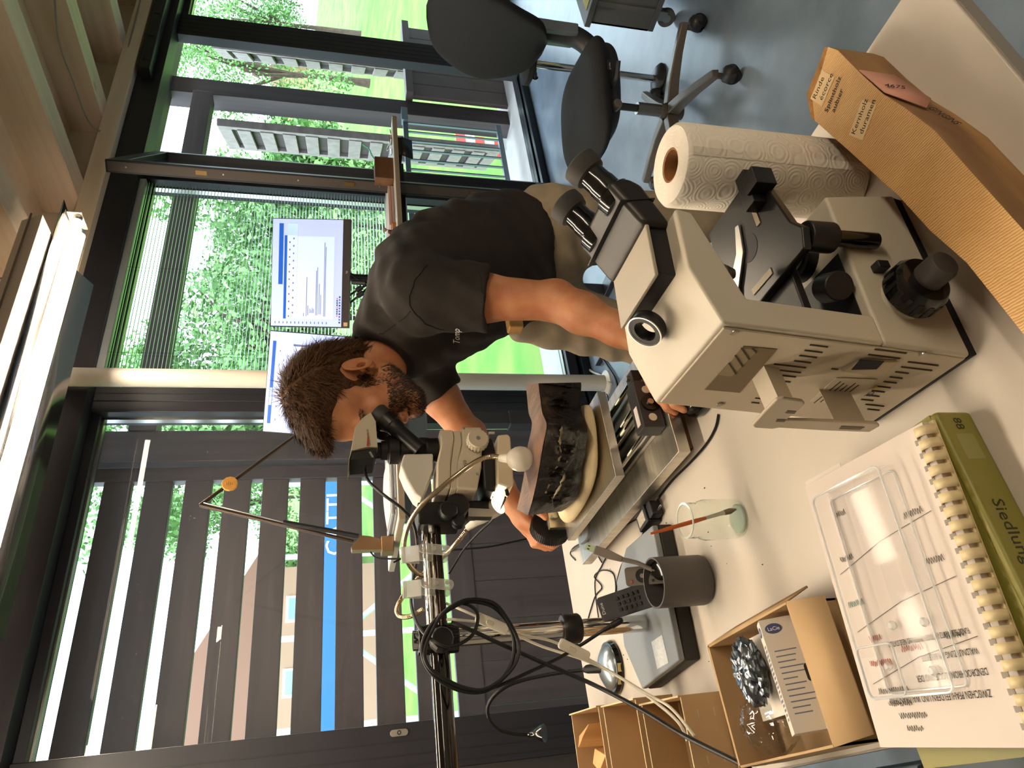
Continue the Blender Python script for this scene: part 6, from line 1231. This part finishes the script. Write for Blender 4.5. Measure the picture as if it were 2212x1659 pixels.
# ears
for s_ in (-1, 1):
    tr_ = Matrix.Rotation(math.radians(-14), 3, 'Y'); Re = np.array(tr_); yw = np.array(Matrix.Rotation(math.radians(24*s_), 3, 'Z'))
    E_(-.010, s_*.082, .004, (.0195, .0075, .032), .006, 'u', yw @ Re); E_(-.0065, s_*.0895, .007, (.0130, .0065, .0215), .003, 's', yw @ Re); E_(-.0095, s_*.0815, .004, (.009, .005, .017), .005, 'u', yw @ Re)
    E_(-.002, s_*.084, -.002, (.006, .006, .009), .003, 's'); E_(.004, s_*.0775, -.002, (.0045, .004, .006), .004); E_(-.001, s_*.077, -.024, (.008, .005, .008), .006)
# arms
def arm(S0, El, Wr, sc_=1.0):
    g.cone(S0, S0+(El-S0)*.45, .056*sc_, .050*sc_, .02); g.cone(S0+(El-S0)*.40, El, .050*sc_, .039*sc_, .02)
    d = Wr-El; g.cone(El, El+d*.30, .039*sc_, .0405*sc_, .02); g.cone(El+d*.30, El+d*.72, .0405*sc_, .031*sc_, .02); g.cone(El+d*.70, Wr, .0315*sc_, .0265*sc_, .02)
arm(LS, LE, LW, 1.0); arm(RS, RE, RW, .98)
g.cone(LE+np.array((.012, .004, -.004)), LE+np.array((.012, .004, -.006)), .034, .034, .02); g.cone(RE+np.array((.02, .0, -.012)), RE+np.array((.01, 0, -.012)), .028, .028, .02)
# left hand lying on the mouse
def chain(pts, rs, k=.006):
    pts = [np.array(p, float) for p in pts]
    for a, b, ra, rb in zip(pts, pts[1:], rs, rs[1:]): g.cone(a, b, ra, rb, k)
K = np.array((.668, .985, .822))
g.cone(LW, LW+(K-LW)*.4, .027, .030, .02); g.cone(LW+(K-LW)*.4+np.array((0, .02, 0)), K+np.array((0, .03, 0)), .020, .017, .02); g.cone(LW+(K-LW)*.4-np.array((0, .018, 0)), K-np.array((0, .03, .004)), .020, .015, .02); g.cone(LW+(K-LW)*.4, K, .022, .018, .02)
for dy, ln, dn in ((.033, .062, 0), (.012, .072, 0), (-.010, .068, 0), (-.031, .054, -.002)):
    b0 = K+np.array((0, dy, dn)); d1 = np.array((-.92, -.12+dy*1.5, -.12)); d1 /= np.linalg.norm(d1); p1 = b0+d1*ln*.48; p2 = p1+np.array((d1[0], d1[1], -.42))*ln*.33; p3 = p2+np.array((d1[0]*.7, d1[1], -.75))*ln*.25
    chain((b0, p1, p2, p3), (.0102, .0092, .0083, .0072))
chain((LW+(K-LW)*.35+np.array((0, .026, -.008)), (.690, 1.040, .800), (.657, 1.040, .792), (.635, 1.030, .788)), (.014, .0115, .0098, .008))
# right hand curled round the hand wheel
KR = np.array((.640, 1.632, .925))
g.cone(RW, KR+np.array((.022, 0, .012)), .0265, .026, .02); g.cone(KR+np.array((.03, -.02, .018)), KR+np.array((0, -.026, .004)), .019, .0135, .015); g.cone(KR+np.array((.03, .02, .018)), KR+np.array((0, .028, .0)), .019, .0135, .015); g.cone(KR+np.array((.03, 0, .018)), KR, .02, .0145, .015)
for i, (dy, s_) in enumerate(((-.030, .95), (-.010, 1.05), (.011, 1.0), (.031, .85))):
    b0 = KR+np.array((0, dy, -.001*i)); p1 = b0+np.array((-.041, -.003, -.014))*s_; p2 = p1+np.array((-.013, -.004, -.032))*s_; p3 = p2+np.array((.010, -.004, -.025))*s_
    chain((b0, p1, p2, p3), (.0105, .0098, .0092, .0076))
chain((KR+np.array((.035, -.028, .012)), (.668, 1.575, .925), (.648, 1.553, .916), (.630, 1.548, .905)), (.015, .0118, .010, .0082))
V, Fq = g.mesh(); V = smooth_np(V, Fq, 2, .45)
skin = mat('skin', '#c48b63', .5, var=.16, vscale=26, c2='#b06d49', bump=.12, bscale=420, sss=.15)
np_mesh('body', V, Fq, skin, person)
NV = normals(V, Fq); HLc = (V-O_)/HS; hf, hl, hw = HLc @ hF, HLc @ hL, HLc @ hU
# hair, beard and brows grown as short ribbons
def strands(name, P0, N0, dirs, ln, wd, m, rng, bend=.4, lift=.5, seg=3, **k):
    n_ = len(P0); ln = ln*rng.uniform(.7, 1.25, n_); D = dirs+rng.normal(size=(n_, 3))*.28; D /= np.linalg.norm(D, axis=1)[:, None]
    sd = np.cross(D, N0); sd /= np.linalg.norm(sd, axis=1)[:, None]+1e-9; Vv = []; cur = P0.copy()
    for i in range(seg+1):
        f = i/seg; w = wd*(1-.8*f); Vv += [cur-sd*w, cur+sd*w]; st_ = N0*lift*(1-f*1.5)+D; st_ /= np.linalg.norm(st_, axis=1)[:, None]; cur = cur+st_*(ln/seg)[:, None]
    A_ = np.stack(Vv, 1).reshape(-1, 3); b = np.arange(n_)[:, None]*(2*(seg+1)); Q = np.concatenate([b+np.array([2*i, 2*i+1, 2*i+3, 2*i+2]) for i in range(seg)])
    return np_mesh(name, A_, Q, m, person, kind='stuff', **k)
rng = np.random.default_rng(11)
hairm = mat('hair_brown', '#5c3d24', .62, spec=.2, var=.5, vscale=220, c2='#20150e')
gh = Grid(O_-.2, O_+.2, .003)
gE = lambda f, l, w, r, k=.012, op='u': gh.ell(hp_(f, l, w), np.array(r)*HS, RH, k, op)
gE(-.014, 0, .062, (.104, .0805, .093)); gE(.046, 0, .114, (.052, .058, .032), .03); gE(-.055, 0, .015, (.058, .066, .075), .03)
gE(.150, 0, .030, (.115, .130, .085), .010, 's'); gE(.110, 0, -.06, (.130, .14, .068), .012, 's')
gE(-.02, 0, -.095, (.13, .14, .055), .02, 's')
for s_ in (-1, 1): gE(-.008, s_*.09, .002, (.029, .042, .041), .006, 's'); gE(.050, s_*.09, .015, (.020, .04, .05), .012, 's')
HV, HF = gh.mesh(); HV = smooth_np(HV, HF, 2); HN = normals(HV, HF)
wv_ = np.sin(HV @ np.array((210, 60, 90)))+np.sin(HV @ np.array((70, 260, -120))+1.3); HV = HV+HN*(.0012*wv_)[:, None]
np_mesh('hair', HV, HF, hairm, person)
hfr = (HV-O_)/HS; a_f, a_l, a_w = hfr @ hF, hfr @ hL, hfr @ hU
sel = np.where(((HN @ hU > -.75) | (a_f < 0)) & ((a_w > .098) | (a_f < .03)) & ~((np.abs(a_l) > .055) & (np.abs(a_f+.002) < .046) & (np.abs(a_w-.008) < .052)))[0]; pick = rng.choice(sel, 11000); flow = (hF*1.0-hU*.55)[None]*np.ones((len(pick), 1)); flow[a_f[pick] < -.03] = -hU*.9-hF*.25
flow[(a_f[pick] > .03)] = hF*.9-hU*.15; flow = flow-HN[pick]*np.sum(flow*HN[pick], 1)[:, None]
strands('hair_strands', HV[pick]-HN[pick]*.002, HN[pick], flow, np.where(a_f[pick] > .04, .020, .029), .0011, hairm, rng, lift=.55)
fr = np.where((a_f > .06) & (a_w > .10))[0]
if len(fr): pk = rng.choice(fr, 1500); strands('fringe', HV[pk]-HN[pk]*.002, HN[pk], (hF*1.0-hU*.12)[None]*np.ones((len(pk), 1)), .022, .0011, hairm, rng, lift=.4, seg=4)
beardm = mat('beard_brown', '#3f2c20', .6, var=.4, vscale=160, c2='#241812')
onhead = (np.abs(hl) < .085) & (hf > -.012) & (NV @ hL > -2)
line_ = -.028-.35*(.075-np.clip(hf, 0, .075))+0*hl
jaw = onhead & (hw < np.where(hf < .035, .012, -.024-.25*np.clip(.085-hf, 0, .06))) & (hw > -.118) & (hf > .004) & ~((hf > .088) & (np.abs(hl) < .022) & (hw > -.066) & (hw < -.042)) & (np.linalg.norm(HLc, axis=1) < .16) & ~((hw < -.08) & (hf < .03)) & (hf < .118)
jaw &= ~((np.abs(hl) > .07) & (hf < .012))
ji = np.where(jaw)[0]
if len(ji):
    pk = rng.choice(ji, 6500); strands('beard', V[pk]-NV[pk]*.001, NV[pk], (-hU*.9+hF*.25)[None]*np.ones((len(pk), 1)), .0085, .00075, beardm, rng, lift=.55, seg=2)
bi_ = np.where((hw > .026) & (hw < .038) & (np.abs(hl) > .012) & (np.abs(hl) < .050) & (hf > .075))[0]
if len(bi_): pk = rng.choice(bi_, 420); strands('eyebrows', V[pk], NV[pk], np.sign(hl[pk])[:, None]*hL[None]*1.0, .009, .0006, beardm, rng, lift=.3, seg=2)
for s_ in (-1, 1):
    c = hp_(.0865, s_*.033, .012); MB().lathe([(0, -.0115), (.008, -.008), (.0115, 0), (.0085, .0078), (.005, .0103), (0, .0115)], frame(c, hU, hF*.96+hL*s_*.1-hU*.2), 20).build('eye', mat('eye_white', '#d9d0c8', .2), person)

# T-shirt
gs = Grid((.80, 1.02, .80), (1.56, 1.66, 1.42), .0048)
sec = [((885, 815), (768, 722), .085), ((905, 822), (795, 640), .155), ((932, 815), (838, 566), .190), ((962, 800), (885, 496), .203), ((992, 783), (940, 447), .203), ((1022, 760), (1000, 422), .198), ((1052, 733), (1060, 414), .190), ((1082, 706), (1115, 418), .184), ((1105, 692), (1165, 434), .182), ((1125, 690), (1190, 446), .180)]
pts = []
for fr_, bk_, ry in sec:
    c = oy((fr_[0]+bk_[0])/2, (fr_[1]+bk_[1])/2, 1.315); dep = (c-CP) @ _f; hh = math.hypot(fr_[0]-bk_[0], fr_[1]-bk_[1])/2*dep/F
    pts.append((c, math.sqrt(max(.004, hh*hh-(ry*.549)**2))/.836, ry))
for i in range(len(pts)-1):
    for f in (0, .5):
        c = pts[i][0]*(1-f)+pts[i+1][0]*f; rf = pts[i][1]*(1-f)+pts[i+1][1]*f; ry = pts[i][2]*(1-f)+pts[i+1][2]*f
        ta = pts[min(i+1, 9)][0]-pts[max(i-1, 0)][0]; ta[1] = 0; ta /= np.linalg.norm(ta); fb = np.cross(ta, (0, 1, 0)); R = np.stack([fb, np.array((0, 1.0, 0)), ta], 1)
        gs.ell(c, (min(rf, .17), ry, .055), R, .03)
gs.cone(LS+np.array((.07, .04, .0)), LS, .085, .076, .04); gs.cone(LS, LS+(LE-LS)*.54, .078, .072, .03)
gs.cone(RS+np.array((.05, -.05, 0)), RS, .085, .074, .04); gs.cone(RS, RS+(RE-RS)*.48, .076, .068, .03)
dl_ = (LE-LS)/np.linalg.norm(LE-LS); dr_ = (RE-RS)/np.linalg.norm(RE-RS)
gs.plane(LS+(LE-LS)*.51, dl_+np.array((0, 0, -.12)), (.80, 1.02, .98), (1.02, 1.20, 1.16)); gs.plane(RS+(RE-RS)*.44, dr_, (.80, 1.47, 1.0), (1.00, 1.66, 1.24))
gs.cone(LS+(LE-LS)*.30, LE, .054, .051, .006, 's'); gs.cone(RS+(RE-RS)*.30, RE, .053, .05, .006, 's')
nb = hp_(-.068, 0, -.10); gs.cone(hp_(-.03, 0, -.02), nb+np.array((.035, 0, -.03)), .066, .080, .01, 's')
gs.plane((1.0, 1.31, .855), (.25, 0, -1))
_A, _B = oy(760, 735, 1.315), oy(888, 795, 1.31); _d = _B-_A; _nn = np.array((_d[2], 0, -_d[0])); _nn = _nn if _nn[0] < 0 else -_nn
gs.plane((_A+_B)/2+_nn/np.linalg.norm(_nn)*.004, _nn, (.80, 1.205, 1.10), (1.25, 1.432, 1.42))
SV, SF = gs.mesh(); SV = smooth_np(SV, SF, 3); SN = normals(SV, SF)
u1 = SV @ np.array((38, 20, -46)); u2 = SV @ np.array((-20, 60, 55)); u3 = SV @ np.array((70, -25, 30)); SV = SV+SN*(.0048*np.sin(u1+1.6*np.sin(u2*.5))*np.clip(np.sin(u3*.35+.6), 0, 1)+.0018*np.sin(u2*1.3+2*np.sin(u1*.4)))[:, None]
shirtm = mat('tshirt_black', '#261f1a', .88, var=.18, vscale=40, bump=.35, bscale=700)
np_mesh('tshirt', SV, SF, shirtm, person, label='black short sleeved t-shirt')
# collar rib
_c = (_A+_B)/2; _u = _d/np.linalg.norm(_d); q = []
for i in range(48):
    a = 2*math.pi*i/48; dirv = _u*math.cos(a)+np.array((0, 1.0, 0))*math.sin(a); w = SV-_c; h_ = w @ (_nn/np.linalg.norm(_nn)); near_ = (np.abs(h_) < .02); w2 = w[near_]; al_ = w2 @ dirv; off_ = np.linalg.norm(w2-al_[:, None]*dirv-(w2 @ (_nn/np.linalg.norm(_nn)))[:, None]*(_nn/np.linalg.norm(_nn)), axis=1); ok_ = (al_ > 0) & (off_ < .012)
    q.append(_c+dirv*(al_[ok_].min()+.004 if ok_.any() else .07))
q = [(q[i-1]+q[i]*2+q[(i+1) % 48])/4 for i in range(48)]
MB().tube(q, .0055, 8, closed=True).build('collar', shirtm, person)
mlogo = mat('shirt_print', '#f2eee6', .6)
a0, a1 = Vector(oy(985, 752, 1.18)), Vector(oy(982, 715, 1.18))
def surf(px, py):
    d = ray(px, py); d = d/np.linalg.norm(d); w = SV-CP; tt = w @ d; r = np.linalg.norm(w-tt[:, None]*d, axis=1); ok = r < .006; i = np.where(ok)[0]
    return Vector(SV[i[np.argmin(tt[i])]]) if len(i) else None
tx_ = text('Tomp', 22, Matrix.Identity(4), mlogo, None, name='chest_print', depth=0, shear=.35)
par(tx_, person); pm_ = world_of(tx_).inverted()
for v_ in tx_.data.vertices:
    p_ = surf(993-v_.co.y*.95, 744-v_.co.x*.62)
    if p_ is not None: d_ = Vector(ray(993-v_.co.y*.95, 744-v_.co.x*.62)).normalized(); v_.co = pm_ @ (Vector(CP)+d_*((p_-Vector(CP)).dot(d_)-.0035))
def seam(pts, nm, r=.0011):
    P_ = [surf(q_.x, q_.y) for q_ in bez([(x, y, 0) for x, y in pts], 8)]; P_ = [p_-Vector(_f)*.0006 for p_ in P_ if p_ is not None]
    if len(P_) > 3: P_ = [P_[0]]+[(P_[i-1]+P_[i]*2+P_[i+1])/4 for i in range(1, len(P_)-1)]+[P_[-1]]; MB().tube(P_, r, 6).build(nm, mat('seam_black', '#0b0908', .9), person)
seam(((924, 566), (900, 592), (886, 620), (880, 648), (884, 668), (905, 692), (931, 709), (960, 719)), 'sleeve_seam'); seam(((882, 678), (850, 705), (818, 726)), 'shoulder_seam')
seam(((1030, 578), (1036, 610), (1044, 645), (1058, 690)), 'hem_stitch', .0007)
# trousers and shoes
gt = Grid((.80, 1.0, .02), (1.60, 1.62, 1.02), .0062)
LH, LK, LA = np.array((1.275, 1.215, .86)), np.array((1.325, 1.19, .46)), np.array((1.42, 1.18, .09)); RHp, RK, RA = np.array((1.165, 1.405, .89)), np.array((1.072, 1.425, .54)), np.array((1.15, 1.43, .09))
gt.ell((1.285, 1.31, .885), (.155, .178, .125), None, .04); gt.ell((1.22, 1.31, .93), (.135, .165, .08), np.array(Matrix.Rotation(math.radians(25), 3, 'Y')), .04)
gt.cone(LH, LK, .098, .068, .05); gt.cone(LK, LA, .066, .058, .03); gt.cone(RHp, RK, .098, .070, .05); gt.cone(RK, RA, .067, .058, .03)
gt.plane((1.2, 1.3, .985), (-.35, 0, 1)); gt.plane((1.2, 1.3, .07), (0, 0, -1))
TV, TF_ = gt.mesh(); TV = smooth_np(TV, TF_, 3); TN = normals(TV, TF_); u1 = TV @ np.array((30, 8, 75)); u2 = TV @ np.array((-50, 40, 25)); TV = TV+TN*(.0035*np.sin(u1+2*np.sin(u2*.6))*np.clip(.4+np.sin(u2*.3), 0, 1))[:, None]
np_mesh('trousers', TV, TF_, mat('trouser_grey', '#a08f76', .85, var=.12, vscale=30, bump=.25, bscale=500), person, label='grey brown cotton trousers')
for A_, nm in ((LA, 'shoe'), (RA, 'shoe')):
    r = []
    for x, w, h in ((.10, .03, .05), (.07, .040, .085), (.02, .042, .10), (-.06, .045, .075), (-.13, .048, .055), (-.18, .035, .04), (-.20, .012, .02)):
        r.append([(A_[0]+x, A_[1]+w*math.sin(p), .004+max(0, h/2*(1+math.cos(p)))) for p in [2*math.pi*i/16 for i in range(16)]])
    MB().loft(r).build(nm, mat('shoe_dark', '#2a2522', .6), person, smooth=60)
# leather belt end showing at the waist
w0 = Vector(oy(1108, 702, 1.25)); MB().bb((w0.x-.02, w0.y-.02, w0.z-.02), (w0.x+.02, w0.y+.01, w0.z+.015)).build('belt_end', mat('belt_tan', '#c0935a', .6), person, bevel=.004)
